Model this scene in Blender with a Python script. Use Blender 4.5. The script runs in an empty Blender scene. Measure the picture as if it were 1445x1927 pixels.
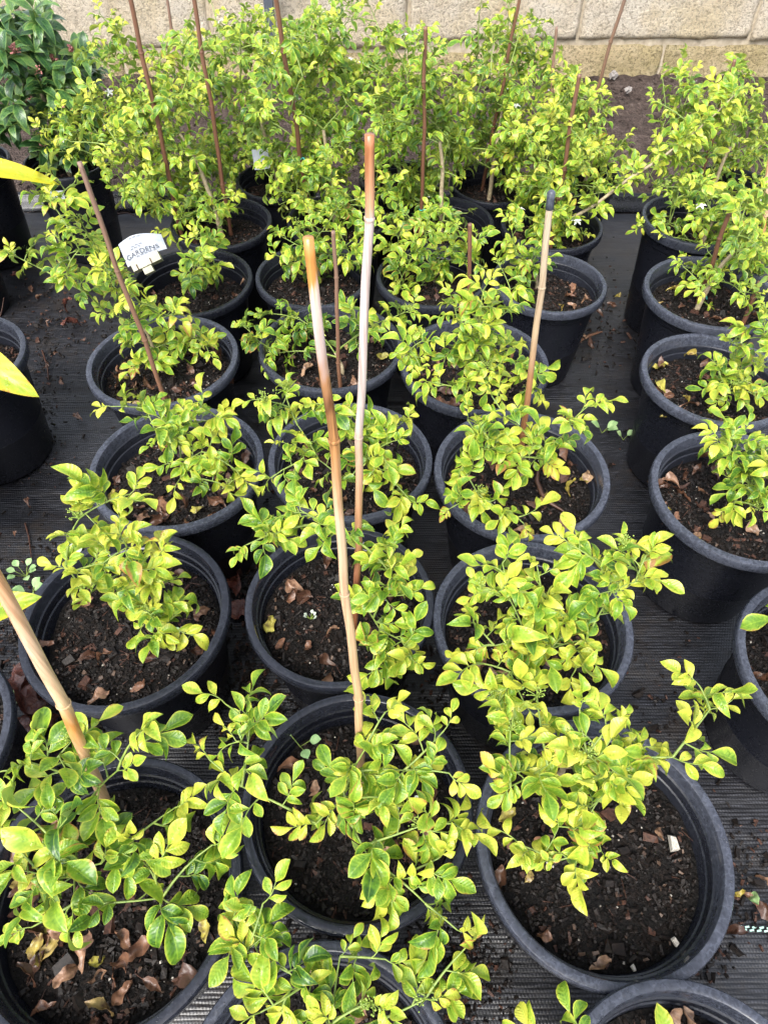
import bpy, math, random
from mathutils import Vector, Matrix, noise as mnoise
R = math.radians
random.seed(11)
sc = bpy.context.scene
C = sc.collection

# ------------------------------------------------------------------ camera, sky, sun, exposure
CAM_Z, PITCH, FPX = 1.39, R(50.8), 1285.0          # phone held 1.39 m up, pitched 50.8 deg down
cam = bpy.data.cameras.new('camera'); cam.sensor_fit = 'VERTICAL'; cam.sensor_height = 36.0
cam.lens = 36.0 * FPX / 1927.0; cam.clip_start = 0.01; cam.clip_end = 300
camo = bpy.data.objects.new('camera', cam); C.objects.link(camo)
camo.location = (0, 0, CAM_Z); camo.rotation_euler = (R(90) - PITCH, 0, 0)
sc.camera = camo

SUN_EL, SUN_AZ = R(54), R(202)                     # bright overcast, light from high behind the left shoulder
w = bpy.data.worlds.new('World'); sc.world = w; w.use_nodes = True
wt = w.node_tree; wt.nodes.clear()
sky = wt.nodes.new('ShaderNodeTexSky'); sky.sky_type = 'NISHITA'; sky.sun_disc = False
sky.sun_elevation = SUN_EL; sky.sun_rotation = SUN_AZ; sky.dust_density = 3.0; sky.air_density = 1.0; sky.ozone_density = 1.0
hs = wt.nodes.new('ShaderNodeHueSaturation'); hs.inputs['Saturation'].default_value = 0.42
bg = wt.nodes.new('ShaderNodeBackground'); bg.inputs[1].default_value = 0.15
wo = wt.nodes.new('ShaderNodeOutputWorld')
wt.links.new(sky.outputs[0], hs.inputs['Color']); wt.links.new(hs.outputs[0], bg.inputs[0]); wt.links.new(bg.outputs[0], wo.inputs[0])
sl = bpy.data.lights.new('sun', 'SUN'); sl.energy = 1.5; sl.angle = R(28); sl.color = (1, .97, .92)
so = bpy.data.objects.new('sun', sl); C.objects.link(so); so.location = (-2, -3, 6)
sd = Vector((math.sin(SUN_AZ) * math.cos(SUN_EL), math.cos(SUN_AZ) * math.cos(SUN_EL), math.sin(SUN_EL)))
so.rotation_euler = sd.to_track_quat('Z', 'Y').to_euler()
sc.view_settings.view_transform = 'Standard'; sc.view_settings.look = 'None'
sc.cycles.max_bounces = 5; sc.cycles.diffuse_bounces = 2; sc.cycles.adaptive_threshold = .02; sc.cycles.glossy_bounces = 2; sc.cycles.transmission_bounces = 3
sc.view_settings.exposure = 1.58; sc.view_settings.gamma = 1.0

# ------------------------------------------------------------------ survey helpers: where a sight line meets a height or a depth
_s, _c = math.sin(PITCH), math.cos(PITCH)
def P(x, y, z):
    u, v = x - 722.5, y - 963.5
    t = (z - CAM_Z) / -(FPX * _s + v * _c)
    return Vector((u * t, (FPX * _c - v * _s) * t, z))
def PY(x, y, Y):
    u, v = x - 722.5, y - 963.5
    t = Y / (FPX * _c - v * _s)
    return Vector((u * t, Y, CAM_Z - (FPX * _s + v * _c) * t))

# ------------------------------------------------------------------ node helpers
def mat(name):
    m = bpy.data.materials.new(name); m.use_nodes = True
    nt = m.node_tree
    return m, nt, nt.nodes['Principled BSDF']
def nd(nt, typ, _out=0, _props=None, **inp):
    n = nt.nodes.new('ShaderNode' + typ)
    for k, v in (_props or {}).items(): setattr(n, k, v)
    for k, v in inp.items():
        k = k.replace('_', ' ')
        s = n.inputs[int(k[1:])] if k[0] == 'i' and k[1:].isdigit() else n.inputs[k]
        if isinstance(v, bpy.types.NodeSocket): nt.links.new(v, s)
        else: s.default_value = v
    return n.outputs[_out]
def mth(nt, op, a, b=0.0, clamp=False):
    return nd(nt, 'Math', _props={'operation': op, 'use_clamp': clamp}, i0=a, i1=b)
def mixc(nt, f, a, b, blend='MIX'):
    n = nt.nodes.new('ShaderNodeMix'); n.data_type = 'RGBA'; n.blend_type = blend
    for s, v in ((n.inputs[0], f), (n.inputs[6], a), (n.inputs[7], b)):
        if isinstance(v, bpy.types.NodeSocket): nt.links.new(v, s)
        else: s.default_value = v if not isinstance(v, tuple) else (*v, 1)[:4]
    return n.outputs[2]
def ramp(nt, f, stops, interp='LINEAR'):
    n = nt.nodes.new('ShaderNodeValToRGB'); n.color_ramp.interpolation = interp
    el = n.color_ramp.elements
    while len(el) < len(stops): el.new(.5)
    for e, (p, c) in zip(el, stops):
        e.position = p; e.color = (*c, 1) if isinstance(c, tuple) else (c, c, c, 1)
    nt.links.new(f, n.inputs[0]); return n.outputs[0]
def mrange(nt, v, a, b, c=0.0, d=1.0):
    return nd(nt, 'MapRange', Value=v, From_Min=a, From_Max=b, To_Min=c, To_Max=d)
def noi(nt, vec, scale, detail=3.0, rough=.5):
    return nd(nt, 'TexNoise', Vector=vec, Scale=scale, Detail=detail, Roughness=rough)
def bump(nt, bs, h, strength, dist, normal=None):
    k = dict(Height=h, Strength=strength, Distance=dist)
    if normal: k['Normal'] = normal
    o = nd(nt, 'Bump', **k); nt.links.new(o, bs.inputs['Normal']); return o
def setp(nt, bs, **kw):
    for k, v in kw.items():
        s = bs.inputs[k.replace('_', ' ')]
        if isinstance(v, bpy.types.NodeSocket): nt.links.new(v, s)
        else: s.default_value = (*v, 1) if isinstance(v, tuple) else v
def objc(nt): return nd(nt, 'TexCoord', _out=3)
def worldp(nt): return nd(nt, 'NewGeometry', _out=0)

def leaf_material(name, dark, mid, lite, yell, brown, wet=1.0, rough=.34, trans=.32):
    """uv.x runs along the blade, uv.y across it; object colour = (yellowing, random, browning)"""
    m, nt, bs = mat(name)
    uv = nd(nt, 'TexCoord', _out=2)
    sx = nt.nodes.new('ShaderNodeSeparateXYZ'); nt.links.new(uv, sx.inputs[0])
    U, V = sx.outputs[0], sx.outputs[1]
    e = mth(nt, 'ABSOLUTE', mth(nt, 'SUBTRACT', mth(nt, 'MULTIPLY', V, 2.0), 1.0))
    oi = nt.nodes.new('ShaderNodeObjectInfo')
    sp = nt.nodes.new('ShaderNodeSeparateColor'); nt.links.new(oi.outputs['Color'], sp.inputs[0])
    Y, RN, BR = sp.outputs[0], sp.outputs[1], sp.outputs[2]
    oc = objc(nt)
    off = nd(nt, 'VectorMath', _props={'operation': 'ADD'}, i0=oc, i1=nd(nt, 'CombineXYZ', X=mth(nt, 'MULTIPLY', oi.outputs['Random'], 9.0), Y=mth(nt, 'MULTIPLY', RN, 7.0), Z=0.0))
    n1 = noi(nt, off, 70, 3, .6); n2 = noi(nt, off, 260, 2)
    at = nd(nt, 'Attribute', _out=2, _props={'attribute_name': 'lf'})            # per-leaflet shade inside a joined leaf
    veins = nd(nt, 'TexWave', _out=1, _props={'wave_type': 'BANDS', 'bands_direction': 'X'}, Scale=1.0, Distortion=1.0, Detail=1.0,
               Vector=nd(nt, 'CombineXYZ', X=mth(nt, 'SUBTRACT', mth(nt, 'MULTIPLY', U, 2.6), mth(nt, 'MULTIPLY', e, .55)), Y=0.0, Z=0.0))
    y0 = mth(nt, 'ADD', mth(nt, 'ADD', Y, mth(nt, 'MULTIPLY', at, .35)), mth(nt, 'ADD', mth(nt, 'MULTIPLY', mth(nt, 'SUBTRACT', n1, .5), .8), mth(nt, 'MULTIPLY', mth(nt, 'SUBTRACT', n2, .5), .5)))
    y1 = mth(nt, 'ADD', y0, mth(nt, 'MULTIPLY', mth(nt, 'POWER', e, 3.0), .42))
    y2 = mth(nt, 'SUBTRACT', y1, mth(nt, 'MULTIPLY', veins, .05))
    col = ramp(nt, y2, [(0.0, dark), (.30, mid), (.62, lite), (1.0, yell)])
    rim = mth(nt, 'MULTIPLY', mrange(nt, e, .80, .97), mrange(nt, Y, .1, .5, .40, .85))
    col = mixc(nt, rim, col, yell)
    rib = mth(nt, 'MULTIPLY', mrange(nt, e, .10, .02), .45)
    col = mixc(nt, rib, col, tuple(min(1, a * 1.25) for a in lite))
    bsp = mth(nt, 'ADD', mth(nt, 'MULTIPLY', mth(nt, 'ADD', e, mth(nt, 'MULTIPLY', U, .5)), .42), mth(nt, 'MULTIPLY', n1, .75))
    bf = mrange(nt, mth(nt, 'ADD', bsp, mth(nt, 'MULTIPLY', BR, .5)), 1.10, 1.26)
    col = mixc(nt, bf, col, brown)
    back = nd(nt, 'NewGeometry', _out=6)
    col = mixc(nt, mth(nt, 'MULTIPLY', back, .4), col, tuple(.6 * a + .12 for a in lite))
    # beads of rain as tiny domes
    vor = nd(nt, 'TexVoronoi', Vector=off, Scale=135.0, Randomness=1.0); vk = vor.node.outputs[1]
    sel = nt.nodes.new('ShaderNodeSeparateColor'); nt.links.new(vk, sel.inputs[0])
    rad = mrange(nt, sel.outputs[0], .30, 1.0, 0.05, .40)
    dome = mth(nt, 'SQRT', mth(nt, 'MAXIMUM', mth(nt, 'SUBTRACT', mth(nt, 'MULTIPLY', rad, rad), mth(nt, 'MULTIPLY', vor, vor)), 0.0))
    b1 = nd(nt, 'Bump', Height=mth(nt, 'ADD', mth(nt, 'MULTIPLY', veins, .6), mth(nt, 'MULTIPLY', n2, .35)), Strength=.4, Distance=.0009)
    b2 = nd(nt, 'Bump', Height=dome, Strength=.9 * wet, Distance=.004, Normal=b1)
    isd = mth(nt, 'MULTIPLY', mrange(nt, dome, 0, .03), wet)
    setp(nt, bs, Base_Color=col, Roughness=mrange(nt, isd, 0, 1, rough, .08), Normal=b2, Specular_IOR_Level=.5)
    tr = nt.nodes.new('ShaderNodeBsdfTranslucent')
    nt.links.new(mixc(nt, .5, col, lite), tr.inputs[0])
    mx = nt.nodes.new('ShaderNodeMixShader'); mx.inputs[0].default_value = trans
    nt.links.new(bs.outputs[0], mx.inputs[1]); nt.links.new(tr.outputs[0], mx.inputs[2])
    nt.links.new(mx.outputs[0], nt.nodes['Material Output'].inputs[0])
    return m

M = {}
M['leaf'] = leaf_material('jasmine_leaf', (.025, .085, .014), (.110, .235, .020), (.265, .400, .032), (.54, .545, .065), (.36, .17, .05))
M['vleaf'] = leaf_material('laurel_leaf', (.012, .042, .014), (.028, .085, .024), (.10, .20, .045), (.20, .28, .07), (.16, .07, .03), wet=.4, rough=.32, trans=.2)
M['bigleaf'] = leaf_material('broad_leaf', (.10, .20, .02), (.25, .38, .03), (.40, .47, .03), (.58, .50, .025), (.36, .12, .03), wet=.5, trans=.4)

def simple(name, c0, c1, scale, rough=.6, bs_=.3, bd=.002, metal=0.0, spec=.5, coord='o'):
    m, nt, bs = mat(name)
    v = objc(nt) if coord == 'o' else worldp(nt)
    oi = nd(nt, 'ObjectInfo', _out=5)
    v = nd(nt, 'VectorMath', _props={'operation': 'ADD'}, i0=v, i1=oi)
    n = noi(nt, v, scale, 5, .6)
    setp(nt, bs, Base_Color=ramp(nt, n, [(.3, c0), (.7, c1)]), Roughness=rough, Metallic=metal, Specular_IOR_Level=spec)
    bump(nt, bs, n, bs_, bd)
    return m
M['stem'] = simple('woody_stem', (.20, .15, .09), (.42, .35, .22), 120, .7)
M['twig'] = simple('green_twig', (.10, .17, .03), (.24, .30, .06), 90, .5)
M['bud'] = simple('green_bud', (.16, .27, .04), (.34, .42, .08), 200, .45)
M['pinkbud'] = simple('pink_bud', (.35, .10, .10), (.55, .25, .22), 200, .5)
M['petal'] = simple('white_petal', (.55, .56, .52), (.65, .65, .62), 60, .5)
M['perlite'] = simple('pale_grit', (.25, .22, .18), (.48, .45, .40), 300, .8)
M['bark'] = simple('bark_chip', (.0025, .0021, .0019), (.017, .0115, .009), 160, .55, .6, .002, spec=.25)
M['redbark'] = simple('red_bark', (.022, .010, .007), (.085, .038, .024), 160, .6, .6, .002, spec=.3)
M['crumb'] = simple('leaf_crumb', (.022, .012, .008), (.105, .062, .038), 60, .6, .3)
M['stone'] = simple('pale_stone', (.14, .12, .11), (.30, .28, .26), 60, .8)
M['concrete'] = simple('grey_concrete', (.12, .12, .12), (.24, .24, .23), 40, .85, .6)
M['grass'] = simple('grass_blade', (.05, .12, .03), (.16, .26, .07), 40, .5)
M['weed'] = simple('weed_leaf', (.12, .24, .08), (.32, .45, .20), 60, .5)
M['greyleaf'] = simple('grey_leaf', (.30, .36, .28), (.48, .53, .44), 90, .6)
M['postpaint'] = simple('post_paint', (.045, .05, .065), (.08, .09, .11), 30, .5)
M['card'] = simple('white_card', (.30, .33, .38), (.44, .46, .49), 45, .4, .3, .004)
M['cream'] = simple('cream_plastic', (.32, .30, .20), (.44, .42, .30), 40, .45, .05)
M['ink'] = simple('grey_ink', (.02, .022, .03), (.05, .055, .07), 40, .6, .0)
M['tie'] = simple('teal_tie', (.02, .40, .36), (.05, .55, .5), 40, .4, .0)
M['blacktape'] = simple('black_tape', (.02, .025, .035), (.09, .10, .13), 150, .4)
M['thread'] = simple('mint_thread', (.30, .55, .45), (.5, .72, .62), 40, .6, .0)

def dry_leaf_mat():
    m, nt, bs = mat('dry_leaf')
    oi = nt.nodes.new('ShaderNodeObjectInfo')
    v = nd(nt, 'VectorMath', _props={'operation': 'ADD'}, i0=objc(nt), i1=oi.outputs['Location'])
    n = noi(nt, v, 90, 4, .6)
    base = ramp(nt, oi.outputs['Random'], [(0, (.045, .022, .014)), (.3, (.105, .050, .028)), (.6, (.185, .092, .052)), (.86, (.30, .185, .115)), (.93, (.36, .29, .05)), (1, (.38, .35, .07))])
    col = mixc(nt, mrange(nt, n, .42, .7), base, (.065, .028, .017))
    setp(nt, bs, Base_Color=col, Roughness=.42)
    bump(nt, bs, n, .6, .002); return m
M['dry'] = dry_leaf_mat()
def wet_leaf_mat():
    m, nt, bs = mat('wet_fallen_leaf')
    n = noi(nt, objc(nt), 60, 5, .65)
    setp(nt, bs, Base_Color=ramp(nt, n, [(.3, (.05, .018, .014)), (.55, (.15, .05, .035)), (.75, (.26, .11, .06))]), Roughness=.25)
    bump(nt, bs, n, .8, .006); return m
M['wetleaf'] = wet_leaf_mat()

def plastic_mat():
    """black polypropylene, object colour r = chalky dust on it, g = wetness"""
    m, nt, bs = mat('black_plastic')
    oi = nt.nodes.new('ShaderNodeObjectInfo')
    sp = nt.nodes.new('ShaderNodeSeparateColor'); nt.links.new(oi.outputs['Color'], sp.inputs[0])
    v = nd(nt, 'VectorMath', _props={'operation': 'ADD'}, i0=objc(nt), i1=oi.outputs['Location'])
    n = noi(nt, v, 26, 6, .65); n2 = noi(nt, v, 160, 3, .6); n3 = noi(nt, v, 7, 3, .5)
    edge = nd(nt, 'TexVoronoi', _props={'feature': 'DISTANCE_TO_EDGE'}, Vector=nd(nt, 'VectorMath', _props={'operation': 'ADD'}, i0=v, i1=nd(nt, 'CombineXYZ', X=mth(nt, 'MULTIPLY', n2, .012), Y=mth(nt, 'MULTIPLY', n, .05), Z=0.0)), Scale=55.0)
    mark = mth(nt, 'MULTIPLY', mrange(nt, edge, .06, .0), .35)                 # dried water lines
    fine = mth(nt, 'ADD', mrange(nt, n2, .3, .7, .30, .62), mth(nt, 'ADD', mark, mrange(nt, n, .3, .7, -.10, .12)))
    d = mth(nt, 'MULTIPLY', fine, sp.outputs[0], True)
    col = mixc(nt, d, (.0045, .005, .008), (.095, .105, .138))
    sc_ = mrange(nt, noi(nt, nd(nt, 'Mapping', Vector=v, Scale=(9.0, 9.0, 60.0)), 9.0, 4, .7), .60, .72)
    col = mixc(nt, mth(nt, 'MULTIPLY', sc_, .14), col, (.16, .15, .14))
    vor = nd(nt, 'TexVoronoi', Vector=v, Scale=260.0); vk = vor.node.outputs[1]
    sel = nt.nodes.new('ShaderNodeSeparateColor'); nt.links.new(vk, sel.inputs[0])
    rad = mrange(nt, sel.outputs[0], .62, 1.0, 0.0, .4)
    dome = mth(nt, 'SQRT', mth(nt, 'MAXIMUM', mth(nt, 'SUBTRACT', mth(nt, 'MULTIPLY', rad, rad), mth(nt, 'MULTIPLY', vor, vor)), 0.0))
    wetf = mth(nt, 'MULTIPLY', mrange(nt, n3, .40, .60), sp.outputs[1], True)
    rg = mth(nt, 'SUBTRACT', mrange(nt, n2, .3, .7, .27, .42), mth(nt, 'MULTIPLY', wetf, .33))
    b1 = nd(nt, 'Bump', Height=n2, Strength=.12, Distance=.001)
    b2 = nd(nt, 'Bump', Height=dome, Strength=.7, Distance=.003, Normal=b1)
    setp(nt, bs, Base_Color=col, Roughness=rg, Normal=b2, Specular_IOR_Level=.36)
    return m
M['plastic'] = plastic_mat()

def soil_mat(name, c0, c1, c2, bd, scale=1.0, rough=.75):
    m, nt, bs = mat(name)
    v = worldp(nt)
    n = noi(nt, v, 55 * scale, 8, .72); n2 = noi(nt, v, 9, 3, .5)
    vor = nd(nt, 'TexVoronoi', Vector=v, Scale=150.0 * scale)
    k = mth(nt, 'ADD', mth(nt, 'MULTIPLY', n, .75), mth(nt, 'MULTIPLY', n2, .25))
    setp(nt, bs, Base_Color=ramp(nt, k, [(.36, c0), (.54, c1), (.72, c2)]), Roughness=mrange(nt, n, .35, .65, rough - .15, rough + .1), Specular_IOR_Level=.22)
    bump(nt, bs, mth(nt, 'SUBTRACT', n, mth(nt, 'MULTIPLY', vor, .5)), .9, bd)
    return m
M['soil'] = soil_mat('potting_mix', (.0017, .0014, .0012), (.0055, .0042, .0036), (.022, .015, .0115), .010)
M['bed'] = soil_mat('garden_soil', (.035, .024, .020), (.125, .090, .076), (.30, .235, .205), .07, .9, .85)

def mat_fabric():
    m, nt, bs = mat('woven_weed_mat')
    v = worldp(nt)
    st = nd(nt, 'Mapping', Vector=v, Scale=(1.6, 16.0, 1.0)); n = noi(nt, st, 2.0, 5, .6)
    st2 = nd(nt, 'Mapping', Vector=v, Scale=(14.0, 90.0, 1.0)); n1 = noi(nt, st2, 2.0, 3, .6)
    sx = nt.nodes.new('ShaderNodeSeparateXYZ'); nt.links.new(v, sx.inputs[0])
    row = mth(nt, 'DIVIDE', mth(nt, 'ADD', sx.outputs[1], mth(nt, 'MULTIPLY', n, .006)), .0072)
    par = mth(nt, 'MULTIPLY', mth(nt, 'FLOOR', row), .5)
    weft = mth(nt, 'ABSOLUTE', mth(nt, 'SINE', mth(nt, 'MULTIPLY', row, math.pi)))
    warp = mth(nt, 'ABSOLUTE', mth(nt, 'SINE', mth(nt, 'MULTIPLY', mth(nt, 'ADD', mth(nt, 'DIVIDE', sx.outputs[0], .0058), par), math.pi)))
    chk = mth(nt, 'MULTIPLY', weft, mth(nt, 'ADD', .35, mth(nt, 'MULTIPLY', warp, .65)))
    d = noi(nt, v, 6, 6, .65); d2 = noi(nt, v, 45, 4, .7)
    col = mixc(nt, mth(nt, 'MULTIPLY', mrange(nt, n1, .4, .72), mrange(nt, chk, .2, .9)), (.005, .005, .0065), (.052, .054, .066))
    col = mixc(nt, mth(nt, 'MULTIPLY', mrange(nt, mth(nt, 'ADD', mth(nt, 'MULTIPLY', d, .6), mth(nt, 'MULTIPLY', d2, .4)), .51, .62), .85), col, (.016, .012, .0095))
    setp(nt, bs, Base_Color=col, Roughness=mrange(nt, n, .3, .7, .50, .30), Specular_IOR_Level=.6)
    b1 = nd(nt, 'Bump', Height=n, Strength=.35, Distance=.012)
    b2 = nd(nt, 'Bump', Height=chk, Strength=.45, Distance=.0013, Normal=b1)
    nt.links.new(b2, bs.inputs['Normal'])
    return m
M['matting'] = mat_fabric()

def limestone(name, c0, c1, c2, stain, pit):
    m, nt, bs = mat(name)
    v = worldp(nt)
    n = noi(nt, v, 5, 5, .6); f = noi(nt, v, 62, 7, .78); s = noi(nt, v, 2.6, 5, .7)
    g = noi(nt, v, 150, 4, .7)
    col = ramp(nt, n, [(.3, c0), (.5, c1), (.7, c2)])
    col = mixc(nt, mth(nt, 'MULTIPLY', mrange(nt, s, .46, .64), .7), col, stain)
    col = mixc(nt, mth(nt, 'MULTIPLY', mrange(nt, mth(nt, 'ADD', mth(nt, 'MULTIPLY', f, .6), mth(nt, 'MULTIPLY', g, .4)), .505, .43), .7), col, pit)
    setp(nt, bs, Base_Color=col, Roughness=.9, Specular_IOR_Level=.2)
    bump(nt, bs, mth(nt, 'ADD', f, mth(nt, 'MULTIPLY', g, .5)), 1.0, .05); return m
M['stoneA'] = limestone('limestone_pale', (.82, .69, .51), (.88, .77, .61), (.91, .83, .70), (.84, .69, .43), (.34, .27, .18))
M['stoneB'] = limestone('limestone_mossy', (.62, .49, .28), (.72, .58, .36), (.78, .66, .46), (.52, .42, .20), (.14, .11, .05))
M['mortar'] = simple('mortar', (.26, .215, .15), (.42, .36, .27), 40, .9, .5, .006, coord='w')

def bamboo(name, stops, scorch=.5, rough=.32):
    """uv.y runs 0 foot .. 1 tip along the cane"""
    m, nt, bs = mat(name)
    uv = nd(nt, 'TexCoord', _out=2)
    sx = nt.nodes.new('ShaderNodeSeparateXYZ'); nt.links.new(uv, sx.inputs[0])
    oc = objc(nt)
    st = nd(nt, 'Mapping', Vector=oc, Scale=(160.0, 160.0, 3.5)); g = noi(nt, st, 2.0, 4, .6)
    bl = noi(nt, nd(nt, 'Mapping', Vector=oc, Scale=(40.0, 40.0, 11.0)), 1.0, 3, .6)
    col = ramp(nt, mth(nt, 'ADD', sx.outputs[1], mth(nt, 'MULTIPLY', mth(nt, 'ADD', mth(nt, 'SUBTRACT', bl, .5), mth(nt, 'MULTIPLY', mth(nt, 'SUBTRACT', g, .5), .6)), .13)), stops)
    col = mixc(nt, mth(nt, 'MULTIPLY', mrange(nt, g, .42, .72), .5), col, (.12, .05, .02))
    col = mixc(nt, mth(nt, 'MULTIPLY', mrange(nt, bl, .62, .72), scorch), col, (.05, .022, .012))
    setp(nt, bs, Base_Color=col, Roughness=rough, Specular_IOR_Level=.5)
    bump(nt, bs, g, .35, .001); return m
PALE, TAN, ORG, BRN, RED = (.60, .49, .46), (.56, .36, .20), (.55, .23, .06), (.22, .09, .035), (.26, .095, .05)
M['cane_mid'] = bamboo('cane_glossy_pale', [(0, BRN), (.25, RED), (.45, (.45, .24, .13)), (.58, (.52, .33, .22)), (.64, PALE), (.905, PALE), (.925, (.60, .34, .20)), (1, (.36, .14, .055))], .0)
M['cane_left'] = bamboo('cane_scorched', [(0, TAN), (.40, (.58, .36, .20)), (.75, (.60, .42, .28)), (.83, (.48, .24, .09)), (.865, (.12, .05, .02)), (.895, (.40, .20, .09)), (.92, PALE), (.955, (.70, .52, .42)), (.97, (.58, .27, .07)), (1, ORG)], .35)
M['cane_front'] = bamboo('cane_thick_tan', [(0, (.45, .20, .09)), (.08, (.62, .40, .22)), (.35, (.68, .46, .28)), (.5, ORG), (.56, (.70, .48, .28)), (.75, (.66, .45, .30)), (1, ORG)], .7)
M['cane_grey'] = bamboo('cane_weathered', [(0, BRN), (.3, (.34, .15, .06)), (.5, (.30, .15, .07)), (.62, (.40, .29, .18)), (1, (.46, .38, .28))], .4, .6)
M['cane_red'] = bamboo('cane_red_brown', [(0, (.10, .042, .024)), (.4, (.14, .060, .036)), (1, (.165, .082, .052))], .4, .5)
M['cane_dull'] = bamboo('cane_dull_brown', [(0, (.16, .07, .035)), (.5, (.19, .10, .062)), (1, (.21, .135, .10))], .3, .6)

# ------------------------------------------------------------------ mesh helpers
def mesh(name, vs, fs, m, uv=None, smooth=True, mi=None):
    me = bpy.data.meshes.new(name); me.from_pydata(vs, [], fs)
    for x in (m if isinstance(m, (list, tuple)) else [m]): me.materials.append(x)
    if uv:
        ul = me.uv_layers.new(name='UVMap')
        for l in me.loops: ul.data[l.index].uv = uv[l.vertex_index]
    if mi: me.polygons.foreach_set('material_index', mi)
    if smooth: me.polygons.foreach_set('use_smooth', [True] * len(me.polygons))
    me.update(); return me
def ob(name, me, parent=None, loc=None, mtx=None, color=None):
    o = bpy.data.objects.new(name, me); C.objects.link(o)
    if parent: o.parent = parent
    if mtx is not None: o.matrix_basis = mtx
    elif loc is not None: o.location = loc
    if color: o.color = color
    return o
def empty(name, loc):
    o = bpy.data.objects.new(name, None); C.objects.link(o); o.location = loc; o.empty_display_size = .05; return o
def tag(o, label=None, cat=None, group=None, kind=None):
    for k, v in (('label', label), ('category', cat), ('group', group), ('kind', kind)):
        if v: o[k] = v
    return o
def lathe(prof, n=56, close=False):
    vs, fs = [], []
    for r, z in prof:
        for i in range(n):
            a = 2 * math.pi * i / n; vs.append((r * math.cos(a), r * math.sin(a), z))
    for j in range(len(prof) - 1):
        for i in range(n):
            fs.append((j * n + i, j * n + (i + 1) % n, (j + 1) * n + (i + 1) % n, (j + 1) * n + i))
    return vs, fs
def tube(path, rad, n=6, vs=None, fs=None, cap=False):
    vs = [] if vs is None else vs; fs = [] if fs is None else fs
    b = len(vs); m = len(path); px = Vector((1, 0, 0))
    for j, p in enumerate(path):
        t = (path[min(j + 1, m - 1)] - path[max(j - 1, 0)])
        t = t.normalized() if t.length > 1e-7 else Vector((0, 0, 1))
        x = px - t * px.dot(t)
        if x.length < .01: x = t.orthogonal()
        x.normalize(); px = x; y = t.cross(x)
        for i in range(n):
            a = 2 * math.pi * i / n
            vs.append(tuple(p + (x * math.cos(a) + y * math.sin(a)) * rad[j]))
    for j in range(m - 1):
        for i in range(n):
            fs.append((b + j * n + i, b + j * n + (i + 1) % n, b + (j + 1) * n + (i + 1) % n, b + (j + 1) * n + i))
    if cap: fs.append(tuple(b + (m - 1) * n + i for i in range(n))); fs.append(tuple(b + n - 1 - i for i in range(n)))
    return vs, fs
def bez(a, c, b, n):
    return [a * (1 - t) ** 2 + c * 2 * t * (1 - t) + b * t * t for t in (i / n for i in range(n + 1))]
def U(a, b): return random.uniform(a, b)
def fbm(x, y, s, z=0.0): return mnoise.fractal(Vector((x * s, y * s, z)), .9, 2.0, 4)

# ------------------------------------------------------------------ the setting
def sheet(name, x0, x1, y0, y1, nx, ny, hf, m):
    vs = []; fs = []
    for j in range(ny + 1):
        for i in range(nx + 1):
            x = x0 + (x1 - x0) * i / nx; y = y0 + (y1 - y0) * j / ny
            vs.append((x, y, hf(x, y)))
    for j in range(ny):
        for i in range(nx):
            a = j * (nx + 1) + i; fs.append((a, a + 1, a + nx + 2, a + nx + 1))
    return ob(name, mesh(name, vs, fs, m))
g = sheet('ground', -40, 40, -40, 40, 8, 8, lambda x, y: -.05, M['bed']); tag(g, 'bare brown earth beneath the whole yard', None, None, 'structure')
MATY = 2.72
wm = sheet('weed_mat', -4.2, 4.2, -2.2, MATY, 260, 200, lambda x, y: .007 * fbm(x * .5, y * 2.0, 3) + .005 * fbm(x * .2, y * 2, 7) - .004, M['matting'])
tag(wm, 'black woven weed mat under the pots', None, None, 'structure')
bed = sheet('garden_bed', -4.5, 4.5, MATY + .01, 4.5, 220, 60, lambda x, y: -.008 + .02 * fbm(x, y, 4, 3) + .018 * fbm(x, y, 18, 7) + .012 * (y - MATY), M['bed'])
tag(bed, 'brown crumbly soil bed below the block wall', None, None, 'structure')
# mint coloured marker threads woven into the mat
vs, fs = [], []
for k in range(150):
    x = .55 + k * .0125; y = .185 + .0015 * math.sin(k * .4)
    for dy in (0, .0045):
        b = len(vs); x2 = x + (.006 if dy else 0)
        vs += [(x2, y + dy, .0045), (x2 + .0075, y + dy + .001, .0055), (x2 + .0075, y + dy + .004, .0055), (x2, y + dy + .003, .0045)]; fs.append((b, b + 1, b + 2, b + 3))
th = ob('marker_thread', mesh('marker_thread', vs, fs, M['thread'], smooth=False), wm); th['kind'] = 'stuff'

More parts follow.
